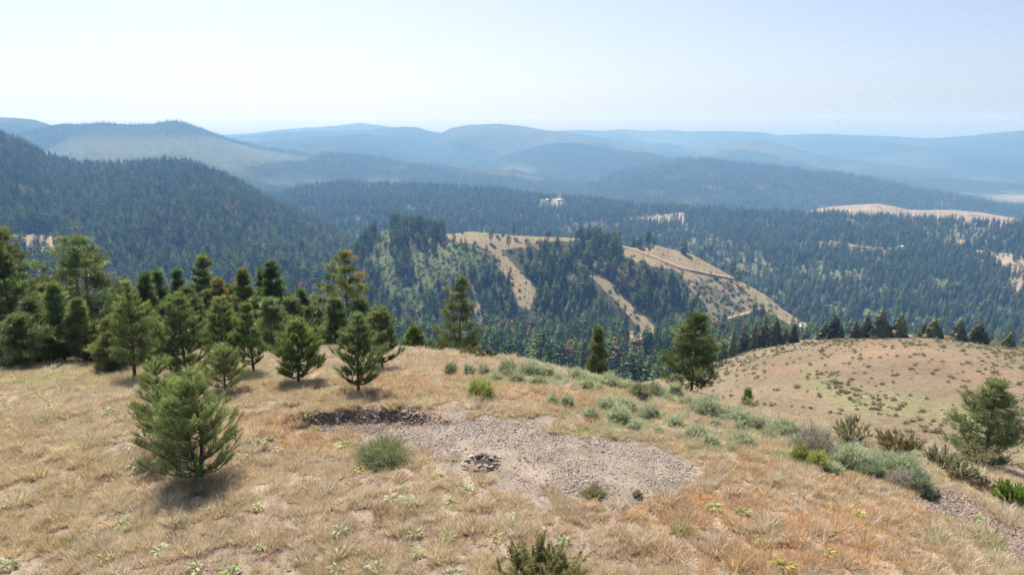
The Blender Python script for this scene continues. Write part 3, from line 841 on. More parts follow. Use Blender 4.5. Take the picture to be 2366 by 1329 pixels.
pine_px(37, 352, 630, 42, 44, 'dark pine peering over the slender free standing one', None, G2, style='tall', cb=.08, dens=1.3, **DK)
pine_px(38, 388, 624, 36, 46, 'dark twin of the pine peering over the slender one', None, G2, style='tall', cb=.08, dens=1.3, **DK)
pine_px(39, 432, 618, 26, 45, 'narrow dark pine spire right of the dark twins', None, G2, style='tall', cb=.08, dens=1.2, **DK)
pine_px(40, 482, 583, 46, 51, 'tallest dark pine in the middle of the thicket', None, G2, style='mature', cb=.12, dens=1.5, tint=(.065, .085, .035), tip=(.11, .13, .05))
pine_px(41, 520, 640, 34, 43, 'thinning pine with rusty dead needles in the thicket', None, G2, style='tall', cb=.1, dens=.9, brown=.4, **OL)
pine_px(42, 572, 620, 42, 44, 'green pine beside the rusty needled one', None, G2, style='tall', cb=.06, dens=1.35, **OL)
pine_px(43, 612, 620, 26, 49, 'narrow dark pine left of the pointed tall one', None, G2, style='tall', cb=.08, dens=1.2, **DK)
pine_px(44, 650, 603, 58, 46, 'pointed tall dark pine at the right end of the thicket', None, G2, style='tall', cb=.06, dens=1.5, tint=(.055, .095, .035), tip=(.10, .14, .055))
pine_px(45, 704, 668, 36, 41, 'lower pine at the right foot of the pointed tall one', None, G2, style='tall', cb=.06, dens=1.2, **DK)
pine_px(46, 630, 690, 44, 33, 'pale green pine filling the gap behind the narrow bright one', None, G2, style='tall', cb=.06, dens=1.2, tint=(.08, .115, .05), tip=(.15, .19, .08))
pine_px(47, 264, 730, 40, 30, 'low pale pine between the slim olive pine and the free standing one', None, G2, style='tall', cb=.03, dens=1.2, **OL)
pine_px(48, 370, 740, 50, 31, 'low pine in the gap right of the slender free standing one', None, G2, style='tall', cb=.03, dens=1.3, tint=(.06, .10, .035), tip=(.12, .16, .06))
pine_px(49, 816, 580, 82, 42, 'old pine with yellowed upper crown and open branches', None, G2, style='mature', cb=.10, dens=1.35, brown=.2, tint=(.07, .095, .035), tip=(.15, .155, .06))
pine_px(50, 778, 690, 40, 38, 'dark low pine at the left foot of the yellowed old pine', None, G2, style='tall', cb=.04, dens=1.3, **DK)
pine_px(51, 958, 757, 24, 37, 'small pointed pine alone between the yellowed and the stout pine', None, G2, style='tall', cb=.06, dens=1.1, tint=(.075, .12, .04), tip=(.13, .18, .06))
pine_px(52, 1064, 637, 62, 50, 'stout dark pine standing alone at the far edge, middle', None, G2, style='mature', cb=.08, dens=2.1, tint=(.06, .085, .035), tip=(.11, .13, .055))
pine_px(53, 1379, 754, 36, 44, 'smaller pine half sunk behind the sagebrush crest', None, G2, style='tall', cb=.05, dens=1.3, tint=(.06, .085, .03), tip=(.11, .14, .045))
pine_px(74, 1600, 727, 74, 29.5, 'sturdy lone pine on the crest in front of the grassy hill', None, G2, style='tall', cb=.12, dens=1.9, tint=(.05, .075, .03), tip=(.10, .12, .045))
pine_px(81, 2312, 890, 84, 27, 'gnarled grey green pine at the right edge on the slope', None, G2, style='mature', cb=.05, dens=1.9, lean=.03, tint=(.085, .11, .05), tip=(.14, .165, .075))
pine_px(56, 1732, 902, 12, 27.5, 'tiny pine seedling on the slope right of the lone pine', None, G2, style='young', cb=.02, dens=.6, **YG)

for i, (px, top, hw, d, lab) in enumerate([(120, 640, 44, 54, 'shaded pine behind the pointed dark one at left'), (286, 660, 40, 56, 'shaded pine right behind the old broad pine'), (312, 690, 44, 47, 'dark low pine behind the slender free standing one'), (455, 665, 44, 42, 'dark pine below the tallest thicket pine, left'),
    (505, 672, 42, 47, 'dark pine below the tallest thicket pine, right'), (545, 655, 36, 53, 'shaded pine between the rusty one and the green one'), (600, 690, 40, 40, 'dark pine behind the narrow bright green one'), (675, 690, 40, 38, 'dark pine behind the dense round one'), (735, 700, 30, 44, 'shaded pine between the thicket and the yellowed old pine'),
    (20, 640, 50, 44, 'shaded low pine in the left corner of the thicket'), (180, 720, 40, 37, 'dark undergrowth pine below the old broad pine'), (400, 700, 44, 38, 'dark pine above the nearest pine'), (60, 730, 50, 33, 'low dark pine at the foot of the tall left edge pine'), (845, 690, 40, 40, 'dark pine low behind the yellowed old pine'), (240, 745, 36, 33, 'dim low pine left of the free standing one')]):
    pine_px(900 + i, px, top, hw * 1.3, d, lab, None, G2, style='tall', cb=.03, dens=1.15, tint=(.055, .08, .035), tip=(.10, .125, .055))

# ------------------------------------------------------------------ shrubs
def make_sage(seed, w, h, col, twigs=170, px_m=.03, fine=1.0, col2=None, open_=0.0):
    """Domed shrub of fine upright sprays."""
    rg = np.random.default_rng(seed); col = np.array(col); col2 = np.array(col2 if col2 is not None else col * 1.25)
    n = twigs
    nl = 5
    th = rg.uniform(0, 2 * math.pi, nl); lob = np.stack([np.cos(th), np.sin(th)], -1) * rg.uniform(.1, .5, (nl, 1)) * w * .5
    k = rg.integers(0, nl, n)
    a = rg.uniform(0, 2 * math.pi, n); el = np.arcsin(rg.uniform(.12, 1, n))
    r = rg.uniform(.72 - open_, 1.05, n)
    c = np.stack([lob[k, 0], lob[k, 1], np.zeros(n)], -1)
    tipP = c + np.stack([np.cos(a) * np.cos(el) * w * .34 * r, np.sin(a) * np.cos(el) * w * .34 * r, np.sin(el) * h * r * rg.uniform(.75, 1.0, nl)[k]], -1)
    root = c * .4
    mid = root + (tipP - root) * .5 + np.stack([0 * a, 0 * a, .05 * h * np.ones(n)], -1)
    wood = [tubes(root, mid, .010 * w + .003, .006 * w, 3, (.8, .75, .7)), tubes(mid, tipP, .006 * w, .002, 3, (.8, .75, .7))]
    per = int(9 * fine)
    t = rg.uniform(.35, 1, (n, per))[..., None]
    P = (mid[:, None] * (1 - t) + tipP[:, None] * t).reshape(-1, 3) + rg.normal(size=(n * per, 3)) * .035 * w
    D = np.repeat(nrm(tipP - root), per, 0) + np.array([0, 0, .5])
    cc = col + (col2 - col) * rg.random((len(P), 1))
    cc = cc * np.repeat(rg.uniform(.75, 1.2, n), per)[:, None]
    V, F, C = needle_tufts(P, D, np.full(len(P), .10 * (w + h) * .5 + .02), 5, max(.004, px_m * .16), cc, rg, .6, .2)
    fol = new_mesh('foliage', V, F, M['shrub'], C)
    Vw, Fw, Cw = join(wood)
    return new_mesh('stem', Vw, Fw, M['bark'], Cw), fol
def make_twiggy(seed, w, h, col, stems=26, px_m=.03, leafy=1.0, col2=None, spread=.55):
    """Open upright shrub: arching stems with bottle-brush leaves along them."""
    rg = np.random.default_rng(seed); col = np.array(col); col2 = np.array(col2 if col2 is not None else col * 1.4)
    wood = []; P = []; D = []
    for i in range(stems):
        a = rg.uniform(0, 6.283); q = rg.uniform(.15, 1) ** .7
        end = np.array([math.cos(a) * w * spread * q, math.sin(a) * w * spread * q, h * rg.uniform(.65, 1.0) * (1 - .45 * q * q)])
        t = np.linspace(0, 1, 6)[:, None]
        B = np.array([[0, 0, 0]]) * (1 - t) + end * t; B[:, 2] = end[2] * (t[:, 0] ** .8); B[:, :2] += rg.normal(size=(6, 2)) * .03 * w * t
        B[:, :2] += np.array([math.cos(a), math.sin(a)]) * .05 * w
        wood.append(polytube(B, .012 * w * (1 - .8 * t[:, 0]) + .003, 4, (.85, .8, .75)))
        for b in range(int(4 + rg.integers(0, 4))):
            s = rg.uniform(.3, .9); o = B[0] * 0 + np.array([np.interp(s, t[:, 0], B[:, i_]) for i_ in range(3)])
            dr = nrm(nrm(end) + rg.normal(size=3) * .45 + np.array([0, 0, .5])); ln = rg.uniform(.14, .32) * (w + h) * .5
            wood.append(tubes(o[None], (o + dr * ln)[None], .005 * w + .002, .0015, 3, (.85, .8, .75)))
            m = int(9 * leafy); u = rg.random((m, 1)); P.append(o + dr * ln * u); D.append(np.tile(dr, (m, 1)) + rg.normal(size=(m, 3)) * .3)
        m = int(7 * leafy); u = rg.uniform(.35, 1, m); P.append(np.stack([np.interp(u, t[:, 0], B[:, i_]) for i_ in range(3)], -1)); D.append(np.tile(nrm(end), (m, 1)) + rg.normal(size=(m, 3)) * .3)
    P = np.concatenate(P); D = np.concatenate(D)
    cc = col + (col2 - col) * rg.random((len(P), 1))
    V, F, C = needle_tufts(P, D, np.full(len(P), .055 * (w + h) * .5 + .025), 6, max(.006, px_m * .2), cc, rg, .9, .25)
    Vw, Fw, Cw = join(wood)
    return new_mesh('stem', Vw, Fw, M['bark'], Cw), new_mesh('foliage', V, F, M['shrub'], C)
SAGE = dict(col=(.36, .42, .30), col2=(.56, .61, .47)); GREY = dict(col=(.33, .31, .28), col2=(.50, .47, .43)); LIME = dict(col=(.29, .36, .10), col2=(.46, .50, .18))
DARKB = dict(col=(.16, .17, .085), col2=(.31, .30, .16)); OLIVE = dict(col=(.24, .245, .145), col2=(.44, .43, .275))
def shrub_px(kind, seed, px, base, wpx, hpx, label, cat='shrub', group=None, d=None, **k):
    b = knoll_hit(px, base)[0] if d is None else knoll_at(px, d)
    dd = math.hypot(b[0], b[1]); depth = b[1] * CP - (b[2] - CAM_H) * SP
    k_ = 1.34 if kind == 'sage' else 1.0
    w = wpx / FPX * depth * k_; h = hpx / FPX * depth * (1.15 if kind == 'sage' else 1.08)
    st, fo = (make_sage if kind == 'sage' else make_twiggy)(seed, w, h, px_m=dd / 682., **k)
    e = tag(link('sagebrush' if kind == 'sage' else 'bitterbrush', None, loc=b), label, cat, group)
    link('stem', st, e); link('foliage', fo, e)
    return e
GS = 'silvery sagebrush on the knoll'
for i, (px, by, w, h, kw, lab) in enumerate([
    (1042, 868, 30, 34, SAGE, 'small upright silver sagebrush, leftmost of the crest row'),
    (1086, 866, 26, 26, SAGE, 'smallest pale sagebrush second from left on the crest'),
    (1120, 866, 30, 26, SAGE, 'small round sagebrush third from left on the crest'),
    (1176, 868, 50, 40, SAGE, 'broad silver sagebrush at the left end of the long crest clump'),
    (1222, 872, 62, 42, SAGE, 'largest sagebrush of the long silvery crest clump'),
    (1264, 872, 46, 32, SAGE, 'low sagebrush at the right end of the long crest clump'),
    (1108, 916, 52, 40, LIME, 'feathery yellow green bush alone below the crest row'),
    (1342, 885, 58, 36, SAGE, 'silver sagebrush in front of the half sunk pine'),
    (1354, 900, 36, 26, SAGE, 'small sagebrush just below the one before the half sunk pine'),
    (1408, 896, 54, 36, SAGE, 'round silver sagebrush right of the half sunk pine'),
    (1476, 918, 48, 34, dict(col=(.20, .235, .15), col2=(.38, .40, .29)), 'dark footed sagebrush, left of a close pair'),
    (1516, 922, 54, 38, dict(col=(.20, .235, .15), col2=(.38, .40, .29)), 'dark footed sagebrush, right of a close pair'),
    (1562, 916, 36, 34, SAGE, 'thin silver sagebrush at the foot of the lone crest pine'),
    (1280, 938, 36, 26, SAGE, 'small green grey sagebrush in the middle grass, left one of two'),
    (1312, 940, 28, 28, SAGE, 'small feathery sagebrush in the middle grass, right one of two'),
    (1425, 974, 58, 42, SAGE, 'pale round sagebrush at the back edge of the gravel'),
    (1450, 950, 36, 26, SAGE, 'small sagebrush behind the pale round one at the gravel edge'),
    (1500, 964, 46, 34, SAGE, 'soft grey green sagebrush right of the gravel edge'),
    (1365, 966, 40, 26, SAGE, 'low dull sagebrush left of the pale round one'),
    (1625, 958, 76, 42, SAGE, 'broad blue green sagebrush on the slope below the lone pine'),
    (1686, 974, 78, 32, SAGE, 'long low blue green sagebrush beside the broad one'),
    (1740, 986, 50, 30, SAGE, 'pale low sagebrush between the long low one and the cream grass'),
    (1805, 1002, 76, 38, SAGE, 'wide pale green sagebrush left of the grey dome shrub'),
    (1722, 1030, 60, 28, SAGE, 'sparse low sagebrush in the orange grass'),
    (1610, 1010, 56, 26, SAGE, 'sparse pale sagebrush above the gravel right side'),
    (1882, 1048, 104, 66, GREY, 'big grey purple dome shrub with lime grass at its foot'),
    (1846, 1066, 44, 40, LIME, 'lime green grass bush at the left foot of the grey dome'),
    (1888, 1084, 50, 48, LIME, 'yellow green grass bush in front of the grey dome'),
    (1975, 1080, 84, 58, SAGE, 'tall blue green sagebrush right of the grey dome'),
    (2000, 1098, 70, 46, dict(col=(.22, .28, .19), col2=(.40, .45, .31)), 'dark footed sagebrush in front of the tall blue green one'),
    (2068, 1092, 88, 48, SAGE, 'wide silver sagebrush left of the shale bank'),
    (2092, 1128, 70, 44, GREY, 'grey twiggy sagebrush at the top of the shale bank'),
    (2128, 1140, 74, 54, dict(col=(.22, .30, .20), col2=(.40, .47, .33)), 'round green sagebrush leaning over the shale bank'),
    (2160, 1148, 22, 22, SAGE, 'tiny silver sagebrush on the shale bank'),
]):
    kk = dict(kw)
    shrub_px('sage', 200 + i, px, by, w, h, lab, group=GS, twigs=int(130 + w * 1.8), open_=.3, **kk)

_sm = [make_sage(350 + i, .9, .5, SAGE['col'], 120, .03, 1.0, SAGE['col2'], .35) for i in range(3)]
for i, (px, py) in enumerate([(1150, 880), (1195, 885), (1240, 890), (1290, 880), (1310, 892), (1372, 888), (1385, 902), (1440, 903), (1540, 930), (1585, 935), (1600, 950), (1650, 985), (1660, 955), (1705, 995), (1765, 985), (1775, 1015), (1830, 1010), (1840, 1035), (1930, 1050), (1945, 1078), (2030, 1075), (2045, 1110), (1560, 985), (1520, 1000), (1690, 1045), (1640, 1030), (1470, 990), (1395, 945), (2110, 1100), (1925, 1095)]):
    b = knoll_hit(px, py)[0]; e = tag(link('sagebrush', None, loc=b, rotz=i * 1.7, scale=rng.uniform(.45, 1.0)), 'small filler sagebrush tuft in the silvery belt below the right crest', 'shrub', 'small sagebrush in the silvery belt')
    st, fo = _sm[i % 3]; link('stem', st, e); link('foliage', fo, e)
GB = 'dark shrubs on the knoll'
for i, (kind, px, by, w, h, kw, lab) in enumerate([
    ('sage', 898, 1070, 142, 50, dict(col=(.19, .23, .13), col2=(.36, .39, .24), twigs=420, open_=.35), 'grey green spreading shrub left of the fire ring'),
    ('twig', 1250, 1378, 168, 112, dict(col=(.23, .23, .10), col2=(.44, .41, .20), stems=64, leafy=1.9), 'large olive shrub cut by the bottom edge'),
    ('sage', 1370, 1148, 52, 22, dict(col=(.24, .25, .14), col2=(.40, .39, .24), twigs=150, open_=.3), 'small low shrub alone on the gravel pad'),
    ('sage', 1474, 1148, 24, 13, dict(col=(.24, .25, .14), col2=(.40, .39, .24), twigs=90, open_=.3), 'tiny shrub at the right end of the gravel pad'),
    ('twig', 1668, 924, 62, 20, dict(DARKB, stems=24), 'low dark shrub right of the lone crest pine'),
    ('twig', 1730, 946, 42, 28, dict(OLIVE, stems=18), 'twiggy shrub under the tiny pine seedling'),
    ('twig', 1782, 944, 26, 20, dict(OLIVE, stems=12), 'small round shrub on the edge of the slope'),
    ('twig', 1815, 952, 30, 18, dict(OLIVE, stems=14), 'small olive shrub second on the edge of the slope'),
    ('twig', 1912, 974, 42, 20, dict(DARKB, stems=18), 'flat dark shrub behind the grey dome'),
    ('twig', 1968, 1026, 84, 56, dict(OLIVE, stems=26, leafy=.8), 'open twiggy shrub standing up behind the tall sagebrush'),
    ('twig', 2076, 1050, 92, 56, dict(col=(.22, .20, .10), col2=(.38, .34, .18), stems=34), 'dense brown olive shrub left of the gnarled pine'),
    ('twig', 2176, 1086, 78, 50, dict(OLIVE, stems=26), 'brushy shrub in front of the gnarled pine, left one'),
    ('twig', 2252, 1078, 90, 52, dict(OLIVE, stems=30), 'brushy shrub at the foot of the gnarled pine'),
    ('twig', 2214, 1112, 80, 42, dict(OLIVE, stems=26), 'low olive shrub nearest below the gnarled pine'),
    ('twig', 2270, 1136, 50, 28, dict(col=(.15, .12, .09), col2=(.24, .20, .15), stems=20, leafy=.5), 'bare brown twiggy shrub beside the bright green bush'),
    ('twig', 2334, 1172, 74, 62, dict(col=(.10, .18, .03), col2=(.21, .32, .06), stems=34, leafy=1.4), 'bright green leafy bush near the right edge'),
    ('twig', 1010, 815, 60, 24, dict(col=(.11, .14, .05), col2=(.2, .22, .09), stems=26), 'green shrub at the left foot of the stout pine'),
    ('twig', 1085, 826, 46, 22, dict(col=(.14, .15, .07), col2=(.24, .24, .12), stems=22), 'pale shrub at the right foot of the stout pine'),
    ('twig', 1125, 830, 50, 20, dict(col=(.12, .13, .06), col2=(.2, .2, .1), stems=20), 'low shrub on the crest right of the stout pine'),
]):
    shrub_px(kind, 300 + i, px, by, w, h, lab, group=GB, **kw)

# ------------------------------------------------------------------ broad-leaved plants in the grass
def make_leafy(seed, col, yellow=0.0):
    rg = np.random.default_rng(seed); parts = []
    n = int(rg.integers(14, 22))
    for i in range(n):
        a = i * 2.4 + rg.uniform(-.3, .3); ln = rg.uniform(.5, 1.0); el = rg.uniform(.35, 1.1)
        out = np.array([math.cos(a), math.sin(a), 0]); side = np.array([-math.sin(a), math.cos(a), 0])
        stalk = np.zeros(3); k = out * math.cos(el) * .45 * ln + np.array([0, 0, math.sin(el) * .45 * ln])
        tip = k + out * .55 * ln + np.array([0, 0, rg.uniform(-.15, .25) * ln]); wd = .13 * ln
        mid = (k + tip) / 2 + np.array([0, 0, .07]); fold = np.array([0, 0, .035])
        V = np.array([k, mid * .8 + k * .2 + side * wd + fold, tip, mid * .8 + k * .2 - side * wd + fold, mid])
        F = np.array([(0, 1, 4), (1, 2, 4), (2, 3, 4), (3, 0, 4)])
        c = np.array(col) * rg.uniform(.75, 1.25)
        if rg.random() < yellow: c = np.array([.45, .36, .06])
        parts.append((V, F, c)); parts.append(tubes(stalk[None], k[None], .012, .01, 3, (.25, .3, .12)))
    V, F, C = join(parts)
    return new_mesh('leafy_plant', V, F, M['leaf'], C)
LEAFM = {'silver': [make_leafy(400 + i, (.32, .38, .20)) for i in range(3)], 'green': [make_leafy(410 + i, (.25, .36, .13)) for i in range(3)],
         'yellow': [make_leafy(420 + i, (.32, .36, .08), .25) for i in range(3)]}
AREAS = {'a': 'in the dry grass at the lower left', 'b': 'in the grass left of the nearest pine', 'c': 'in the grass right of the nearest pine', 'd': 'in the grass in front of the fire ring',
         'e': 'along the bottom edge of the picture', 'f': 'in the orange grass at the lower right', 'g': 'in the grass near the cut bank', 'h': 'in the pale grass at the far left'}
LW = {'silver': 'silvery broad leaved plant', 'green': 'green broad leaved plant', 'yellow': 'yellowing broad leaved plant'}
for i, (px, py, s, kind, ar) in enumerate([
    (20, 1312, 60, 'silver', 'a'), (288, 1222, 56, 'green', 'a'), (240, 1300, 44, 'yellow', 'a'), (372, 1282, 50, 'silver', 'a'), (112, 1135, 40, 'green', 'a'), (500, 1182, 46, 'yellow', 'c'),
    (600, 1178, 36, 'silver', 'c'), (90, 978, 42, 'green', 'b'), (25, 955, 40, 'green', 'b'), (160, 1045, 44, 'yellow', 'b'), (225, 1065, 50, 'silver', 'b'), (262, 1070, 40, 'silver', 'b'), (320, 1085, 50, 'silver', 'b'),
    (300, 1040, 44, 'silver', 'b'), (125, 948, 46, 'silver', 'h'), (250, 958, 44, 'silver', 'h'), (45, 1090, 38, 'silver', 'b'), (600, 1030, 44, 'silver', 'g'), (560, 1062, 36, 'silver', 'c'), (640, 1045, 34, 'silver', 'g'),
    (790, 1035, 40, 'green', 'g'), (832, 1090, 32, 'yellow', 'g'), (725, 995, 30, 'yellow', 'g'), (908, 1160, 50, 'silver', 'd'), (955, 1170, 50, 'silver', 'd'), (932, 1132, 30, 'green', 'd'), (1080, 1138, 44, 'silver', 'd'), (1045, 1168, 44, 'silver', 'd'),
    (1012, 1102, 34, 'yellow', 'd'), (785, 1234, 54, 'silver', 'd'), (960, 1240, 44, 'silver', 'd'), (1035, 1252, 48, 'green', 'd'), (1150, 1248, 40, 'yellow', 'd'), (1180, 1215, 48, 'green', 'd'),
    (455, 1318, 56, 'silver', 'e'), (535, 1328, 54, 'green', 'e'), (780, 1325, 50, 'silver', 'e'), (868, 1322, 60, 'silver', 'e'), (1050, 1330, 48, 'silver', 'e'), (600, 1272, 40, 'green', 'e'), (965, 1285, 44, 'green', 'e'),
    (1650, 1180, 46, 'green', 'f'), (1715, 1190, 40, 'silver', 'f'), (1985, 1195, 40, 'yellow', 'f'), (1925, 1235, 36, 'silver', 'f'), (1805, 1315, 60, 'yellow', 'f'), (1300, 1255, 40, 'green', 'f'), (1755, 1250, 30, 'green', 'f'), (1915, 1285, 40, 'yellow', 'f'),
    (75, 915, 30, 'green', 'h'), (180, 850, 24, 'green', 'h'), (620, 905, 26, 'yellow', 'g'), (575, 930, 26, 'yellow', 'g'), (690, 930, 24, 'silver', 'g'), (2265, 1205, 40, 'green', 'f'), (30, 1255, 40, 'silver', 'a'), (170, 1170, 36, 'silver', 'a'), (420, 1215, 34, 'green', 'a'), (1345, 880, 22, 'silver', 'g'),
]):
    b = knoll_hit(px, py)[0]; dep = b[1] * CP - (b[2] - CAM_H) * SP
    sc = s / FPX * dep * .66
    o = link('leafy_plant', LEAFM[kind][i % 3], loc=b, rotz=rng.uniform(0, 6.28), scale=sc)
    tag(o, LW[kind] + ' ' + AREAS[ar], 'plant', LW[kind] + 's ' + AREAS[ar])

# ------------------------------------------------------------------ grass
def make_tuft(seed, n, h, r, col, w=.004, lean=.45, var=.25, head=None):
    rg = np.random.default_rng(seed)
    a = rg.uniform(0, 6.283, n); q = r * np.sqrt(rg.random(n))
    b = np.stack([np.cos(a) * q, np.sin(a) * q, np.full(n, -.03)], -1)
    d = nrm(np.stack([np.cos(a) * lean * (.3 + q / r) + rg.normal(size=n) * .25, np.sin(a) * lean * (.3 + q / r) + rg.normal(size=n) * .25, np.ones(n)], -1))
    ln = h * rg.uniform(.45, 1.1, n)[:, None]
    m = b + d * ln * .55
    tip = m + nrm(d + np.stack([np.cos(a), np.sin(a), -.3 + 0 * a], -1) * rg.uniform(.05, .5, (n, 1))) * ln * .5
    s = nrm(np.cross(d, rg.normal(size=(n, 3)))) * (w * rg.uniform(.7, 1.3, (n, 1)))
    V = np.stack([b - s, b + s, m + s * .9, m - s * .9, tip], 1).reshape(-1, 3)
    k = (np.arange(n) * 5)[:, None]
    F = np.concatenate([k + [[0, 1, 2]], k + [[0, 2, 3]], k + [[3, 2, 4]]], 1).reshape(-1, 3)
    c = np.array(col) * rg.uniform(1 - var, 1 + var, (n, 1)); 
    return V, F, np.repeat(c, 5, 0)
STRAW = (.64, .54, .375); PALE = (.65, .575, .44); ORNG = (.64, .45, .27); GRN = (.48, .49, .25); PINK = (.58, .46, .345); DULL = (.44, .365, .275)
def tp_(nm, seed, *a, **k):
    V, F, C = make_tuft(seed, *a, **k); return proto(nm, new_mesh(nm, V, F, M['grass'], C))
GP = [tp_('grass_tuft', 1, 64, .22, .07, STRAW, lean=.3), tp_('grass_tuft', 2, 52, .17, .08, PINK, lean=.4), tp_('grass_tuft', 3, 66, .28, .065, PALE, lean=.3), tp_('grass_tuft', 4, 56, .17, .11, ORNG, lean=.35),
      tp_('grass_tuft', 5, 40, .18, .10, GRN, lean=.35), tp_('grass_tuft', 6, 26, .10, .10, DULL, lean=.7), tp_('grass_tuft', 7, 64, .27, .07, (.59, .485, .32), lean=.3), tp_('grass_tuft', 8, 22, .085, .08, (.48, .40, .30), lean=.7),
      tp_('grass_tuft', 9, 38, .20, .08, (.53, .49, .30), lean=.3), tp_('grass_tuft', 10, 40, .20, .10, (.42, .48, .33), lean=.3)]
SAGY = [(1250, 885, 140, 14), (1450, 930, 120, 16), (1640, 965, 130, 22), (1760, 1005, 120, 24), (1620, 1010, 110, 22), (1480, 985, 90, 18), (1930, 1060, 120, 30), (1330, 950, 70, 14), (2060, 1090, 90, 26)]
def build_grass():
    n = 300000
    a = rng.uniform(radians(-46), radians(48), n); d = np.sqrt(rng.uniform(6.5 ** 2, 43 ** 2, n))
    keep = rng.random(n) < np.clip(1.15 - d / 70, .25, 1); a = a[keep]; d = d[keep]
    X = d * np.sin(a); Y = d * np.cos(a); P = np.stack([X, Y, knoll_z(X, Y)], -1)
    pad, sh, o, g, px, py = ground_zones(P)
    ok = (px > -120) & (px < 2500) & (py < 1480)
    P = P[ok]; pad = pad[ok]; sh = sh[ok]; o = o[ok]; g = g[ok]; d = d[ok]
    m = len(P); u = rng.random(m)
    cl = fbm(P[:, 0] / .34, P[:, 1] / .34, 121, 2); big = fbm(P[:, 0] / 3.5, P[:, 1] / 3.5, 123, 3)
    dens = .22 + .55 * smooth01(.35, .62, cl)
    dens = np.where(pad | sh, .10 + .40 * smooth01(.50, .62, cl), dens)
    dens = np.maximum(dens, np.where(pad | sh, 0, .75 * np.maximum(o, g)))
    k = rng.random(m) < dens
    P = P[k]; pad = (pad | sh)[k]; o = o[k]; g = g[k]; big = big[k]; cl = cl[k]; m = len(P)
    idx = rng.choice([0, 1, 2, 5, 6, 7, 8], m, p=[.24, .20, .10, .16, .14, .09, .07])
    v = rng.random(m)
    idx = np.where((big > .55) & (v < .45), 6, idx); idx = np.where((big < .42) & (v < .4), 1, idx); idx = np.where((big > .48) & (big < .55) & (v > .75), 2, idx)
    v = rng.random(m); idx = np.where(v < o * .85, 3, idx); v = rng.random(m); idx = np.where(v < g * .8, np.where(rng.random(m) < .6, 4, 8), idx)
    pxg, pyg = project(P); idx = np.where(rng.random(m) < .5 * ell(SAGY, pxg, pyg), 9, idx)
    idx = np.where(pad, np.where(rng.random(m) < .8, 7, 5), idx)
    s = rng.uniform(.42, .98, m) * np.where(rng.random(m) < .10, 1.4, 1) * (.85 + .4 * smooth01(.45, .7, cl)); s = np.where(pad, s * .7, s)
    dd = np.hypot(P[:, 0], P[:, 1])
    sc = np.stack([s * (1 + .012 * dd)] * 2 + [s], -1)
    return scatter('dry_grass', P, rng.uniform(0, 6.28, m), sc, idx, GP, 'dry straw and orange grass covering the knoll')
build_grass()
# the clumps of bunchgrass that stand out
def tuft_mesh(seed, col, n=90, h=.42): 
    V, F, C = make_tuft(seed, n, h, .12, col, w=.0045, lean=.5); return new_mesh('bunchgrass', V, F, M['grass'], C)
BG = {'straw': [tuft_mesh(21, (.50, .37, .19)), tuft_mesh(22, (.48, .35, .18))], 'pale': [tuft_mesh(23, (.60, .53, .40)), tuft_mesh(24, (.58, .50, .36))], 'green': [tuft_mesh(25, (.34, .34, .13))], 'dark': [tuft_mesh(26, (.32, .23, .13))]}
for i, (px, py, s, kind, lab) in enumerate([
    (40, 1165, 1.3, 'pale', 'pale whitish bunchgrass tuft at the left edge'), (115, 1275, 1.1, 'straw', 'upright straw bunchgrass tuft above the lower left corner'), (175, 1265, 1.0, 'green', 'greenish straw bunchgrass tuft in the lower left'),
    (205, 1105, 1.0, 'straw', 'straw bunchgrass tuft left of the nearest pine'), (410, 1205, .9, 'dark', 'dark rooted bunchgrass tuft below the nearest pine'), (405, 1250, .9, 'dark', 'second dark rooted bunchgrass tuft below the nearest pine'),
    (330, 1220, 1.0, 'straw', 'straw bunchgrass tuft beside the green leafy plant'), (592, 1240, 1.1, 'pale', 'pale bunchgrass tuft right below the nearest pine'), (880, 1190, 1.0, 'dark', 'brown bunchgrass tuft before the row of silver plants'),
    (655, 1030, .9, 'straw', 'straw bunchgrass tuft before the shale bank'), (1088, 968, .8, 'straw', 'thin bunchgrass tuft at the back of the gravel pad'), (1750, 1100, .9, 'straw', 'round bunchgrass tuft right of the gravel pad'),
    (1570, 1235, 1.1, 'green', 'greenish bunchgrass tuft in the orange grass'), (1770, 1215, 1.3, 'pale', 'tall pale bunchgrass tuft in the orange grass'), (1540, 1160, 1.3, 'pale', 'feathery pale bunchgrass tuft at the gravel front edge'), (2000, 1265, 1.1, 'straw', 'straw bunchgrass tuft before the shale bank on the right'),
    (2285, 1265, 1.5, 'green', 'big green bunchgrass tuft in the lower right corner'), (2160, 1255, 1.2, 'green', 'feathery green bunchgrass tuft left of the big corner one'), (1700, 1310, 1.3, 'straw', 'tall straw bunchgrass tuft at the bottom edge, right half'), (1430, 1170, 1.0, 'pale', 'pale bunchgrass tuft at the right front of the gravel'),
    (430, 1130, 1.4, 'green', 'tall green grass tuft at the foot of the nearest pine, left'), (500, 1130, 1.4, 'straw', 'tall straw grass tuft at the foot of the nearest pine, right'), (2330, 1210, 1.2, 'pale', 'pale windswept bunchgrass tuft below the bright green bush'),
]):
    b = knoll_hit(px, py)[0]
    tag(link('bunchgrass', BG[kind][i % len(BG[kind])], loc=b, rotz=rng.uniform(0, 6.28), scale=s), lab, 'grass tuft', 'bunchgrass tufts standing out on the knoll')

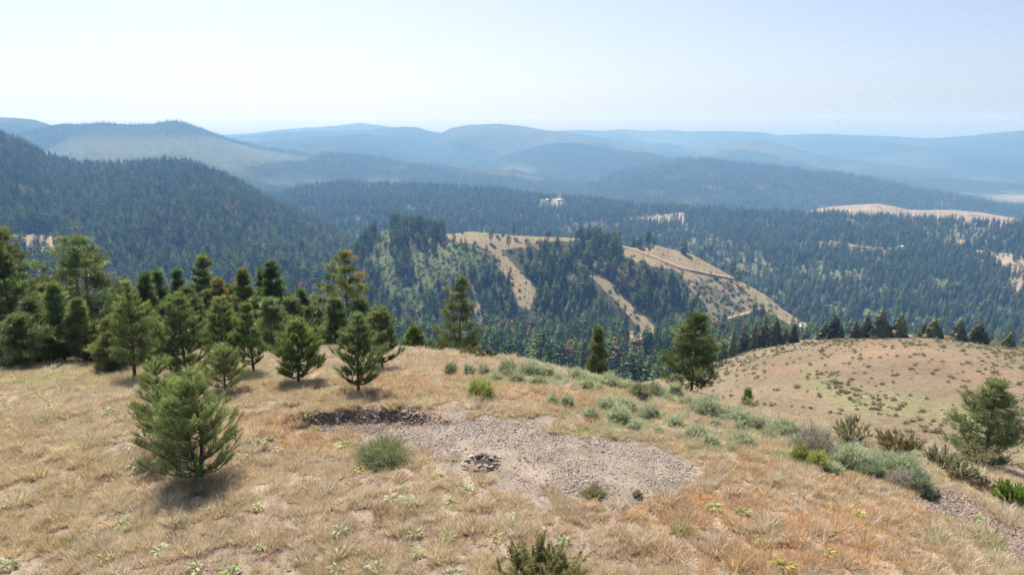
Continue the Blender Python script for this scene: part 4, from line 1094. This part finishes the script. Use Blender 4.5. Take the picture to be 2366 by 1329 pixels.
# ------------------------------------------------------------------ stones
def make_slab(seed, flat=.3, mat='stone'):
    rg = np.random.default_rng(seed); n = int(rg.integers(5, 8))
    a = np.sort(rg.uniform(0, 6.283, n)) * .5 + np.arange(n) * 2 * math.pi / n * .5
    r = rg.uniform(.7, 1.1, n) * np.where(np.abs(np.cos(a)) > .5, 1, .75)
    lo = np.stack([np.cos(a) * r, np.sin(a) * r, np.full(n, -flat)], -1) * .5; up = np.stack([np.cos(a) * r * .86, np.sin(a) * r * .86, flat * rg.uniform(.7, 1.1, n)], -1) * .5
    V = np.concatenate([lo, up, [[0, 0, flat * .55]]]); i = np.arange(n); j = (i + 1) % n
    F = np.concatenate([np.stack([i, j, n + j], -1), np.stack([i, n + j, n + i], -1), np.stack([n + i, n + j, np.full(n, 2 * n)], -1)])
    return new_mesh('stone', V, F, M[mat])
SLABS = [make_slab(500 + i, f) for i, f in enumerate([.18, .25, .3, .22, .35, .45, .2, .28])]
DSLABS = [make_slab(500 + i, f, 'dark_stone') for i, f in enumerate([.18, .25, .3, .22, .35, .45, .2, .28])]
def in_poly_pts(poly, n, rg):
    p = np.array(poly, float); lo = p.min(0); hi = p.max(0); out = []
    while len(out) < n:
        q = rg.uniform(lo, hi); 
        if inpoly(poly, q[0:1], q[1:2])[0]: out.append(q)
    return np.array(out)
BANKFACE = [(690, 968), (760, 955), (860, 948), (950, 950), (985, 965), (950, 985), (860, 1000), (760, 1002), (700, 985)]
q = np.concatenate([in_poly_pts(BANKFACE, 110, rng), in_poly_pts(SHALE, 90, rng), in_poly_pts(PAD, 50, rng)])
B = knoll_hit(q[:, 0], q[:, 1])
for i, b in enumerate(B):
    s = (rng.uniform(.08, .17) if i < 200 else rng.uniform(.06, .13))
    o = link('stone', (DSLABS if i < 200 else SLABS)[i % 8], GROUND, loc=b + np.array([0, 0, .012]), rotz=0, scale=s)
    t = .4 if i < 110 else .3
    o.rotation_euler = (rng.normal() * t + (.3 if i < 110 else 0), rng.normal() * t, rng.uniform(0, 6.28))
def build_gravel():
    n1, n2, n3, n4 = 13000, 2200, 2400, 2500
    q = np.concatenate([in_poly_pts(PAD, 1500, rng)[rng.integers(0, 1500, n1)] + rng.normal(size=(n1, 2)) * np.array([22, 9]), in_poly_pts(BANKFACE, 800, rng)[rng.integers(0, 800, n2)] + rng.normal(size=(n2, 2)) * np.array([8, 4]),
        in_poly_pts(SHALE, 600, rng)[rng.integers(0, 600, n3)] + rng.normal(size=(n3, 2)) * 5, np.stack([rng.uniform(-50, 2420, n4), rng.uniform(840, 1400, n4)], -1)])
    P = np.concatenate([knoll_hit(q[i:i + 2000, 0], q[i:i + 2000, 1]) for i in range(0, len(q), 2000)])
    m = len(P); k = np.hypot(P[:, 0], P[:, 1]) < 60
    s = np.concatenate([rng.uniform(.015, .045, n1) * rng.choice([1, 1.7, 2.6], n1, p=[.82, .14, .04]), rng.uniform(.03, .09, n2), rng.uniform(.03, .10, n3), rng.uniform(.03, .09, n4)])
    tl = rng.normal(size=(m, 2)) * .3; tl[n1:n1 + n2] += rng.normal(size=(n2, 2)) * .4
    pr = [proto('shale_chip', SLABS[i]) for i in range(8)]
    P[:, 2] += .008
    pd = ground_zones(P)[0]; gn = fbm(P[:n1, 0] / .9, P[:n1, 1] / .9, 161, 3); k[:n1] &= (pd[:n1] | (rng.random(n1) < .25)) & (rng.random(n1) < .15 + smooth01(.36, .54, gn))
    ix = rng.integers(0, 8, m); ix[n1:n1 + n2 + n3] += 8; dk = rng.random(n1) < .25; ix[:n1][dk] += 8
    pr += [proto('shale_chip', q_) for q_ in DSLABS]
    return scatter('gravel', P[k], rng.uniform(0, 6.28, m)[k], s[k], ix[k], pr, 'loose shale chips on the pad and banks', tl[k])
build_gravel()

# the ring of stones for fires on the pad
def build_ring():
    c = knoll_hit(1112, 1074)[0]
    e = tag(link('fire_ring', None, loc=c), 'low ring of dark flat stones for fires on the gravel pad', 'fire ring')
    rg = np.random.default_rng(77)
    for lay, (n, r, s) in enumerate([(16, .38, .20), (14, .36, .18), (9, .28, .16)]):
        for i in range(n):
            a = i * 2 * math.pi / n + rg.uniform(-.15, .15) + lay * .2
            x, y = math.cos(a) * r * rg.uniform(.9, 1.15), math.sin(a) * r * rg.uniform(.9, 1.1)
            z = float(knoll_z(c[0] + x, c[1] + y)) - c[2] + .02 + lay * .04
            q_ = s * rg.uniform(.75, 1.4); o = link('stone', (SLABS if rg.random() < .2 else DSLABS)[rg.integers(0, 8)], e, loc=(x, y, z), scale=(q_, q_ * .8, q_ * .55))
            o.rotation_euler = (rg.normal() * .25, rg.normal() * .25, a + rg.uniform(-1.6, 1.6))
    V, F, C = make_tuft(78, 26, .16, .08, (.34, .33, .15)); link('weed', new_mesh('weed', V, F, M['grass'], C), e, loc=(-.02, .02, 0))
    n = 24; a = np.arange(n) * 2 * math.pi / n; rr = .27 + .03 * np.sin(a * 5)
    V = np.concatenate([np.stack([np.cos(a) * rr, np.sin(a) * rr, np.full(n, .012)], -1), [[0, 0, .035]]]); F = [(i, (i + 1) % n, n) for i in range(n)]
    link('ash', new_mesh('ash', V, F, plain('charcoal_ash', (.045, .042, .042), .95, .1, 0, 20, .5)), e, loc=(.08, -.05, .02))
build_ring()
for i, (px, py, s, lab) in enumerate([(2068, 1232, .26, 'pale stacked stone lying in the grass below the shale bank'), (2125, 1255, .12, 'small white stone in the grass at the lower right'), (2027, 1133, .30, 'flat brown stone slab before the grey sagebrush'), (1753, 1050, .12, 'small pale stone left of the grey dome shrub'), (1620, 1074, .14, 'pale stone at the back right of the gravel pad')]):
    b = knoll_hit(px, py)[0]; o = tag(link('rock', SLABS[(i * 3) % 8], loc=b + np.array([0, 0, .04]), rotz=i, scale=s), lab, 'rock', 'single rocks in the grass')

# ================================================================== FOREST
def make_conifer(seed, H, R, kind='fir', col=(.042, .062, .030), q=1.0):
    """Far conifer as one mesh: trunk and many ragged branch faces."""
    rg = np.random.default_rng(seed); parts = [tubes([[0, 0, -1.5]], [[0, 0, H * .93]], .016 * H, .002 * H, 4, (.07, .055, .045))]
    col = np.array(col) * np.array([2.5, 2.65, 1.65]); R = R * 1.22
    tiers = int((15 if kind == 'fir' else 12) * q); cb = .06 if kind == 'fir' else rg.uniform(.14, .28)
    for i in range(tiers):
        u = (i + rg.uniform(0, .6)) / tiers; z = H * (cb + (1 - cb) * u)
        rad = R * ((1 - u) ** .85 if kind == 'fir' else (1 - u ** 1.8) ** .6 * min(1, .55 + 1.4 * u)) + .05 * R
        nb = int(8 * q) if u < .8 else max(4, int(5 * q))
        for b in range(nb):
            a = rg.uniform(0, 6.283); r = rad * rg.uniform(.6, 1.15); wd = r * rg.uniform(.35, .6)
            dr = np.array([math.cos(a), math.sin(a), 0]); sd = np.array([-math.sin(a), math.cos(a), 0])
            drop = (-.35 if kind == 'fir' else rg.uniform(-.15, .25)) * r
            o = np.array([0, 0, z + .05 * H / tiers]); m = dr * r * .6 + np.array([0, 0, z + drop * .35 + rg.uniform(0, .25) * r]); e = dr * r + np.array([0, 0, z + drop])
            V = np.array([o, m + sd * wd * .6, e, m - sd * wd * .6, m - np.array([0, 0, .45 * r * rg.uniform(.5, 1)])])
            F = np.array([(0, 1, 2), (0, 2, 3), (1, 4, 2), (3, 2, 4)])
            parts.append((V, F, col * rg.uniform(.6, 1.4) * (.85 + .3 * u)))
    parts.append((np.array([[-.04 * R, 0, H * .9], [.04 * R, .05 * R, H * .9], [0, 0, H], [0, -.06 * R, H * .9]]), np.array([(0, 1, 2), (1, 3, 2), (3, 0, 2)]), col * 1.1))
    V, F, C = join(parts)
    return new_mesh('conifer', V, F, M['forest'], C)
GRNC = (.045, .068, .030)
CON = [make_conifer(601, 22, 3.3, 'fir', (.040, .062, .030)), make_conifer(602, 25, 3.6, 'fir', (.036, .056, .029)), make_conifer(603, 19, 3.4, 'pine', (.050, .068, .030)), make_conifer(604, 23, 3.9, 'pine', (.045, .062, .028)),
       make_conifer(605, 15, 3.0, 'fir', (.046, .070, .032)), make_conifer(606, 20, 3.4, 'pine', (.060, .076, .034))]
DEADC = [make_conifer(607, 19, 3.0, 'pine', (.075, .044, .040)), make_conifer(608, 21, 2.6, 'fir', (.062, .042, .038))]
LOW = [make_conifer(611, 22, 3.9, 'fir', (.036, .056, .028), .45), make_conifer(612, 24, 4.2, 'pine', (.042, .060, .028), .45), make_conifer(613, 18, 3.8, 'pine', (.046, .064, .028), .45)]
def make_bush(seed, col, n=90, s=.20):
    rg = np.random.default_rng(seed)
    d = nrm(rg.normal(size=(n, 3))); d[:, 2] = np.abs(d[:, 2]); P = d * rg.uniform(.35, 1, (n, 1)) * np.array([.5, .5, .62]) * (1 + .35 * np.sin(3 * np.arctan2(d[:, 1], d[:, 0]) + seed))[:, None]
    V = (P[:, None] + rg.normal(size=(n, 3, 3)) * s * .62).reshape(-1, 3); V[:, 2] = np.maximum(V[:, 2], -.05)
    c = np.array(col) * 1.9 * rg.uniform(.7, 1.3, (n, 1))
    return new_mesh('shrub', V, np.arange(3 * n).reshape(-1, 3), M['shrub'], np.repeat(c, 3, 0))
BUSHG = [make_bush(621, (.085, .115, .045)), make_bush(622, (.11, .135, .05)), make_bush(623, (.06, .085, .038))]
BUSHS = [make_bush(631, (.115, .10, .062), 110, .16), make_bush(632, (.14, .125, .08), 110, .16), make_bush(633, (.10, .095, .055), 110, .15), make_bush(634, (.17, .185, .13), 110, .15)]

fr = np.random.default_rng(99)
FP = []; FI = []; FS = []
def plant(P, idx, s): FP.append(P); FI.append(idx); FS.append(s)
def redpatch(P, L, seed, lo=.62): return fbm(P[:, 0] / L, P[:, 1] / L, seed, 3) > lo
def mixed(P, px, seed, dead=.45):
    n = len(P); idx = fr.choice(6, n, p=[.24, .2, .2, .14, .12, .10])
    r = redpatch(P, 60, seed) & (fr.random(n) < dead); idx[r] = 6 + (fr.random(r.sum()) < .35)
    lone = fr.random(n) < .004; idx[lone] = 6
    return idx
# left hill
P, px, py = sample_sheet(LEFT, 19000, .0, 1.12, fr)
ok = fr.random(len(P)) < np.where(fbm(P[:, 0] / 60, P[:, 1] / 60, 101, 4) > .68, .25, .97); ok &= ~(inpoly([(0, 545), (90, 540), (170, 555), (130, 585), (60, 580)], px, py) & (fr.random(len(P)) < .85))
P = P[ok]; plant(P, mixed(P, px, 141), fr.uniform(.5, 1.2, len(P)) ** 1.2 * (.8 + .45 * fbm(P[:, 0] / 80, P[:, 1] / 80, 171, 3)))
# plateau
P, px, py = sample_sheet(PLAT, 42000, .0, 1.10, fr)
dn = np.where(fbm(P[:, 0] / 70, P[:, 1] / 70, 111, 4) > .61, .42, .96)
for p in GLADE: dn = np.where(inpoly(p, px, py), .45, dn)
for p in CLEAR: dn = np.where(inpoly(p, px + 14 * (fr.random(len(px)) - .5), py), .16, dn)
dn = np.where((px > 2200) & (py < 560), dn * .6, dn)
ok = fr.random(len(P)) < dn
P = P[ok]; px = px[ok]; i = mixed(P, px, 143, .35); plant(P, i, fr.uniform(.5, 1.2, len(P)) ** 1.2 * (.75 + .45 * fbm(P[:, 0] / 80, P[:, 1] / 80, 173, 3)))
# the spur and the valley at its foot: the nearest three hundred are trees of their own
near = []
for sh, n, sm in ((SPUR, 6000, 1.25), (NEARSIDE, 4200, 1.05)):
    P, px, py = sample_sheet(sh, n, .0, sm, fr)
    me_, gr, ro, yd = spur_masks(P, px, py)
    dn = np.full(len(P), .95)
    n1 = fbm(P[:, 0] / 30, P[:, 1] / 30, 95, 4); dn = np.where(n1 > .66, .35, dn)
    dn = np.where(gr, .09, dn); dn = np.where(me_, .02, dn); dn = np.where(yd, 0, dn); dn = np.where(ro, 0.01, dn)
    dn = np.where((px > 940) & (px < 1140) & (py < 690) & (py > 560) & ~gr, .75, dn)
    if sh is NEARSIDE: dn = np.where(np.hypot(P[:, 0], P[:, 1]) < 300, .25, dn)
    pxt, pyt = project(P + np.array([0, 0, 13.])); mt = spur_masks(P, pxt, pyt); mm = project(P + np.array([0, 0, 6.])); mt2 = spur_masks(P, *mm)
    dn = np.where(mt[0] | mt[2] | mt2[0] | mt2[2], np.minimum(dn, .13), dn)
    ok = fr.random(len(P)) < dn
    P = P[ok]; i = mixed(P, px[ok], 147, .35); near.append((P, i))
P = np.concatenate([a for a, b in near]); I = np.concatenate([b for a, b in near]); S = fr.uniform(.5, 1.12, len(P))
def ghost(P):
    """hidden behind the knoll's edge or the grassy hill, as far as the photograph goes"""
    px, py = project(P + np.array([0, 0, 18.]))
    lim = np.interp(px, _cr[:, 0], _cr[:, 1])
    bl = np.interp(px, [1600, 1680, 1750, 1850, 2050, 2250, 2366], [852, 826, 803, 787, 774, 786, 801])
    return (py > lim - 8) | ((px > 1600) & (py > bl - 8)) | (px < 700) | (px > 2366)
vis = ~ghost(P); d = np.hypot(P[:, 0], P[:, 1])
order = np.argsort(np.where(vis, d, 1e9))[:290]
sel = np.zeros(len(P), bool); sel[order] = True
plant(P[~sel], I[~sel], S[~sel])
def spot(px, py, i):
    k = {0: 'dark fir', 1: 'tall dark fir', 2: 'rounded pine', 3: 'tall rounded pine', 4: 'short fir', 5: 'light green pine', 6: 'reddish dying pine', 7: 'brown dying fir'}[int(i)]
    if py > 760: w = 'at the valley bottom just over the knoll edge' if px < 1500 else 'in the valley below the lone crest pine'
    elif px < 1140: w = 'on the green slope left of the first grass strip'
    elif px < 1400: w = 'between the two grass strips on the spur'
    elif px < 1640: w = 'right of the second grass strip on the spur'
    else: w = 'at the right foot of the spur near the road'
    return k + ' ' + w
for k in order:
    px, py = project(P[k]); m = (CON + DEADC)[I[k]]
    o = link('conifer_tree', m, loc=P[k], rotz=fr.uniform(0, 6.28), scale=S[k])
    lb = spot(px, py, I[k]); tag(o, lb, 'tree', 'conifers: ' + lb)
# trees along the brow of the grassy hill
for i, (px, top, base, hw, lab) in enumerate([
    (1668, 780, 830, 14, 'short conifer at the left end of the brow row'), (1690, 740, 822, 14, 'thin conifer second in the brow row'), (1716, 735, 812, 13, 'thin tall conifer third in the brow row'), (1742, 728, 806, 14, 'tall conifer fourth in the brow row'),
    (1764, 712, 800, 15, 'tallest conifer of the brow row left of the shed'), (1788, 722, 796, 17, 'full conifer left of the shed'), (1812, 750, 792, 14, 'short conifer just left of the shed'), (1832, 738, 790, 14, 'conifer right in front of the shed'), (1728, 770, 808, 12, 'low young conifer among the brow row'),
    (1902, 742, 782, 16, 'left part of the broad pine group on the hill brow'), (1926, 724, 780, 24, 'broad dark pine right of the shed yard'), (1940, 745, 780, 14, 'low pine leaning into the broad dark one'), (1974, 738, 778, 18, 'left pine of the middle brow clump'), (2000, 716, 777, 15, 'slim pine in the middle brow clump'),
    (2032, 708, 776, 26, 'tallest broad pine on the hill brow'), (1990, 748, 778, 15, 'low pine before the middle brow clump'), (2076, 718, 776, 24, 'broad pine right of the tallest brow pine'), (2132, 740, 777, 12, 'small pine right of the broad brow pines'), (2154, 730, 778, 20, 'medium pine in the right part of the brow'), (2214, 730, 783, 20, 'lone medium pine on the right brow'), (2258, 738, 790, 20, 'second lone pine on the right brow'), (2330, 765, 800, 14, 'last small pine at the right end of the brow')]):
    b = on_sheet(BENCH, px, base + 3); dd = math.hypot(b[0], b[1]); t = at(px, top, dd); H = t[2] - b[2] + .8; R = hw / FPX * dd
    me = make_conifer(640 + i, H, R * (.8 + .35 * fr.random()), 'fir', (.10, .10, .07), 1.5)
    o = link('conifer_tree', me, loc=b - np.array([0, 0, .8])); tag(o, lab, 'tree', 'trees along the brow of the grassy hill')
# further ridges
def far_forest(sh, n, s0, s1, dfun, smax=1.06):
    P, px, py = sample_sheet(sh, n, 0, smax, fr); ok = fr.random(n) < dfun(P, px, py); P = P[ok]
    plant(P, fr.choice([8, 9, 10], len(P)), fr.uniform(s0, s1, len(P)))
far_forest(DARK, 18000, .6, 1.05, lambda P, px, py: np.where(fbm(P[:, 0] / 260, P[:, 1] / 260, 39, 5) > .62, .2, .95))
far_forest(KNOB, 5000, .5, .9, lambda P, px, py: np.where(fbm(P[:, 0] / 190, P[:, 1] / 190, 33, 4) > .48, .10, .75))
far_forest(GRASSRIDGE, 1500, .4, .8, lambda P, px, py: np.where(py < np.interp(px, [1900, 2100, 2366], [492, 502, 522]), .03, .5))
far_forest(LMOUNT, 38000, .35, .75, lambda P, px, py: np.where(py < np.interp(px, [0, 240, 400, 560, 700], [320, 292, 290, 335, 365]), .95, np.where(fbm(P[:, 0] / 420, P[:, 1] / 420, 43, 5) > .47, .12, .6)), 1.02)
far_forest(F4, 22000, .7, 1.2, lambda P, px, py: np.where(fbm(P[:, 0] / 210, P[:, 1] / 210, 49, 5) > .66, .25, .9), 1.02)
P = np.concatenate(FP); n = len(P)
scatter('forest', P, fr.uniform(0, 6.28, n), np.concatenate(FS), np.concatenate(FI), [proto('conifer', m) for m in CON + DEADC + LOW], 'dense conifer forest covering the far slopes')

# brush on the spur and plateau
FPs = []
for sh, n in ((SPUR, 9000), (PLAT, 9000)):
    P, px, py = sample_sheet(sh, n, 0, 1.0, fr)
    if sh is SPUR:
        me_, gr, ro, yd = spur_masks(P, px, py); dn = np.where(gr, .95, np.where(ro, .75, np.where(me_, .12, .25))); dn = np.where(yd, 0, dn)
    else: dn = np.where(fbm(P[:, 0] / 70, P[:, 1] / 70, 111, 4) > .58, .9, .05)
    FPs.append(P[fr.random(n) < dn])
P = np.concatenate(FPs); n = len(P)
scatter('undergrowth', P, fr.uniform(0, 6.28, n), fr.uniform(1.5, 4.5, n), fr.integers(0, 3, n), [proto('bush', m) for m in BUSHG], 'green brush on the open slopes')

# ------------------------------------------------------------------ shrubs on the grassy hill
P, px, py = sample_sheet(BENCH, 5200, .05, 1.02, fr, (1560, 2440))
top = np.interp(px, [1680, 1850, 2050, 2250, 2366], [826, 787, 774, 786, 801])
dn = .10 + .75 * np.exp(-((py - top) / 22) ** 2) + .5 * smooth01(1720, 1620, px) + .3 * smooth01(2200, 2366, px)
sw = np.abs(py - (905 + (px - 1950) * .36)); dn = np.maximum(dn, .85 * np.exp(-(sw / 26) ** 2) * (px > 1880))
dn *= .35 + .9 * smooth01(.42, .58, fbm(P[:, 0] / 9, P[:, 1] / 9, 151, 3))
ok = (fr.random(len(P)) < dn)
lim = np.interp(px, _cr[:, 0], _cr[:, 1]); ok &= (py < lim + 12)
P = P[ok]; px = px[ok]; py = py[ok]; n = len(P); S = fr.uniform(.4, 1.2, n) * np.where(fr.random(n) < .12, 1.4, 1)
I = fr.choice(4, n, p=[.35, .25, .25, .15])
size = S / np.hypot(P[:, 0], P[:, 1]); vis = (px > 0) & (px < 2366) & (py < lim[ok] - 3)
order = np.argsort(np.where(vis, -size, 1))[:295]
sel = np.zeros(n, bool); sel[order] = True
for k in order:
    o = link('hill_shrub', BUSHS[I[k]], loc=P[k], rotz=fr.uniform(0, 6.28), scale=(S[k], S[k], S[k] * .72))
    if py[k] < np.interp(px[k], [1680, 1850, 2050, 2250, 2366], [826, 787, 774, 786, 801]) + 32: w = 'on the brow of the grassy hill'
    elif sw[ok][k] < 34 and px[k] > 1880: w = 'in the brushy fold below the grassy hill'
    elif px[k] < 1760: w = 'on the left flank of the grassy hill'
    elif px[k] < 2060: w = 'scattered on the middle of the grassy hill'
    else: w = 'scattered on the right flank of the grassy hill'
    lb = ('tiny ' if S[k] < .85 else 'mid sized ' if S[k] < 1.1 else 'large ') + ('silvery' if I[k] == 3 else ('brown', 'grey brown', 'dark')[I[k]]) + ' low shrub ' + w
    tag(o, lb, 'shrub', lb + ' (many)')
r = ~sel
scatter('shrubbery', P[r], fr.uniform(0, 6.28, r.sum()), np.stack([S[r], S[r], S[r] * .72], -1), I[r], [proto('hill_bush', m) for m in BUSHS], 'small low brush on the grassy hill')

# ------------------------------------------------------------------ roads
def road(name, sh, pts, w, label, lift=.5, mat='dirt_road'):
    a = np.array(pts, float); L = np.concatenate([[0], np.cumsum(np.hypot(*np.diff(a, axis=0).T))]); t = np.linspace(0, L[-1], max(8, int(L[-1] / 5)))
    px = np.interp(t, L, a[:, 0]); py = np.interp(t, L, a[:, 1])
    C = np.array([on_sheet(sh, x, y) for x, y in zip(px, py)])
    for _ in range(2): C[1:-1] = (C[:-2] + 2 * C[1:-1] + C[2:]) / 4
    T = nrm(np.gradient(C, axis=0) * np.array([1, 1, 0])); N = np.stack([-T[:, 1], T[:, 0], 0 * T[:, 0]], -1)
    prof = [(-w * .5 - .8, -3.0), (-w * .5, 0), (w * .5, .15), (w * .5 + .8, -3.0)]
    V = np.concatenate([C + N * a_ + np.array([0, 0, lift + z_]) for a_, z_ in prof]); m = len(C); i = np.arange(m - 1)
    F = np.concatenate([np.stack([k * m + i, (k + 1) * m + i, (k + 1) * m + i + 1, k * m + i + 1], -1) for k in range(3)])
    return tag(link(name, new_mesh(name, V, F, M[mat])), label, None, None, 'structure')
road('road', SPUR, [(1418, 566), (1470, 578), (1520, 597), (1570, 618), (1640, 634), (1700, 645)], 5.0, 'dirt road cut along the top of the spur', 1.0)
road('road', SPUR, [(1640, 748), (1690, 735), (1730, 724), (1756, 714)], 6.0, 'dirt road along the foot of the rocky slope', 1.0)
road('track', SPUR, [(1668, 645), (1700, 664), (1735, 690), (1758, 712), (1775, 722)], 3.0, 'reddish track running down the spur end', .6)
road('road', PLAT, [(1900, 560), (1940, 566), (2000, 576), (2050, 585), (2100, 586)], 9.0, 'pale road through the clearing on the plateau', 1.5)

# ------------------------------------------------------------------ buildings and vehicles far off
def boxm(name, x, y, z, mat, parent, loc=(0, 0, 0)):
    V = [(-x / 2, -y / 2, 0), (x / 2, -y / 2, 0), (x / 2, y / 2, 0), (-x / 2, y / 2, 0), (-x / 2, -y / 2, z), (x / 2, -y / 2, z), (x / 2, y / 2, z), (-x / 2, y / 2, z)]
    F = [(0, 3, 2, 1), (4, 5, 6, 7), (0, 1, 5, 4), (1, 2, 6, 5), (2, 3, 7, 6), (3, 0, 4, 7)]
    return link(name, new_mesh(name, V, F, M[mat]), parent, loc=loc)
def house(sh, px, py, w, dpt, h, rz, wall, roof, label, name='house'):
    b = on_sheet(sh, px, py); e = tag(link(name, None, loc=b - np.array([0, 0, .6]), rotz=rz), label, 'building', None)
    rh = dpt * .28
    V = [(-w / 2, -dpt / 2, 0), (w / 2, -dpt / 2, 0), (w / 2, dpt / 2, 0), (-w / 2, dpt / 2, 0), (-w / 2, -dpt / 2, h), (w / 2, -dpt / 2, h), (w / 2, dpt / 2, h), (-w / 2, dpt / 2, h), (-w / 2, 0, h + rh), (w / 2, 0, h + rh)]
    F = [(0, 1, 5), (0, 5, 4), (2, 3, 7), (2, 7, 6), (1, 2, 6), (1, 6, 5), (5, 6, 9), (3, 0, 4), (3, 4, 7), (4, 8, 7)]
    link('wall', new_mesh('wall', V, F, M[wall]), e)
    o = .5; th = .18; up = rh / (dpt / 2)
    V = []
    for z in (.03, th): V += [(-w / 2 - o, -dpt / 2 - o, h - o * up + z), (w / 2 + o, -dpt / 2 - o, h - o * up + z), (w / 2 + o, 0, h + rh + z), (-w / 2 - o, 0, h + rh + z), (w / 2 + o, dpt / 2 + o, h - o * up + z), (-w / 2 - o, dpt / 2 + o, h - o * up + z)]
    F = [(0, 3, 2, 1), (3, 5, 4, 2), (6, 7, 8, 9), (9, 8, 10, 11), (0, 1, 7, 6), (5, 11, 10, 4), (1, 2, 8, 7), (2, 4, 10, 8), (0, 6, 9, 3), (3, 9, 11, 5)]
    link('roof', new_mesh('roof', V, F, M[roof]), e)
    boxm('door', 1.0, .08, 2.0, 'grey_wall', e, (w * .22, -dpt / 2 - .045, .1))
    for x in (-w * .28, 0): boxm('window', 1.1, .08, 1.0, 'glass', e, (x, -dpt / 2 - .045, 1.1))
    return e
house(SPUR, 1846, 760, 5.6, 4.2, 3.0, .25, 'red_wall', 'white_metal', 'red shed with white roof in the valley yard')
house(PLAT, 1265, 463, 12, 8, 3.0, .1, 'grey_wall', 'white_metal', 'pale roofed house in the plateau clearing, left one')
house(PLAT, 1292, 463, 14, 8, 3.0, -.1, 'tan_wall', 'white_metal', 'white roofed house in the plateau clearing, right one')
house(PLAT, 1473, 477, 18, 11, 4.5, .5, 'grey_wall', 'white_metal', 'large bright roofed barn at the plateau edge')
house(PLAT, 2080, 573, 12, 8, 3.2, .2, 'grey_wall', 'white_metal', 'white roofed house beside the plateau road')
house(PLAT, 2060, 584, 11, 3.5, 2.8, .05, 'white_metal', 'white_metal', 'long white trailer beside the plateau road, left one', 'trailer')
house(PLAT, 2085, 585, 13, 3.5, 2.8, -.05, 'white_metal', 'white_metal', 'long white trailer beside the plateau road, right one', 'trailer')
house(PLAT, 1995, 575, 9, 7, 3.0, .2, 'grey_wall', 'blue_roof', 'blue grey roofed cabin at the left end of the clearing')
def car(sh, px, py, rz, paint, label):
    b = on_sheet(sh, px, py); e = tag(link('parked_car', None, loc=b, rotz=rz), label, 'car', 'vehicles parked by the red shed')
    pr = [(-2.3, .45), (2.3, .45), (2.3, .95), (1.2, 1.05), (.6, 1.65), (-1.3, 1.7), (-2.0, 1.1), (-2.3, 1.0)]; n = len(pr)
    V = [(x, -.9, z) for x, z in pr] + [(x, .9, z) for x, z in pr]
    V += [(0, -.9, .8), (0, .9, .8)]
    F = [(i, (i + 1) % n, n + (i + 1) % n) for i in range(n)] + [(i, n + (i + 1) % n, n + i) for i in range(n)] + [((i + 1) % n, i, 2 * n) for i in range(n)] + [(n + i, n + (i + 1) % n, 2 * n + 1) for i in range(n)]
    link('body', new_mesh('body', V, F, M[paint]), e)
    boxm('windscreen', .1, 1.5, .45, 'glass', e, (.95, 0, 1.12))
    for x in (-1.45, 1.45):
        for y in (-.8, .8):
            Vt, Ft, Ct = tubes([[x, y - .12, .36]], [[x, y + .12, .36]], .36, .36, 10); link('wheel', new_mesh('wheel', Vt, Ft, M['rubber']), e)
car(SPUR, 1848, 765, .4, 'paint_white', 'white car parked in front of the red shed')
car(SPUR, 1855, 763, 1.2, 'paint_dark', 'dark car parked right of the red shed')
car(SPUR, 1841, 764, .2, 'paint_red', 'reddish car parked left in front of the shed')
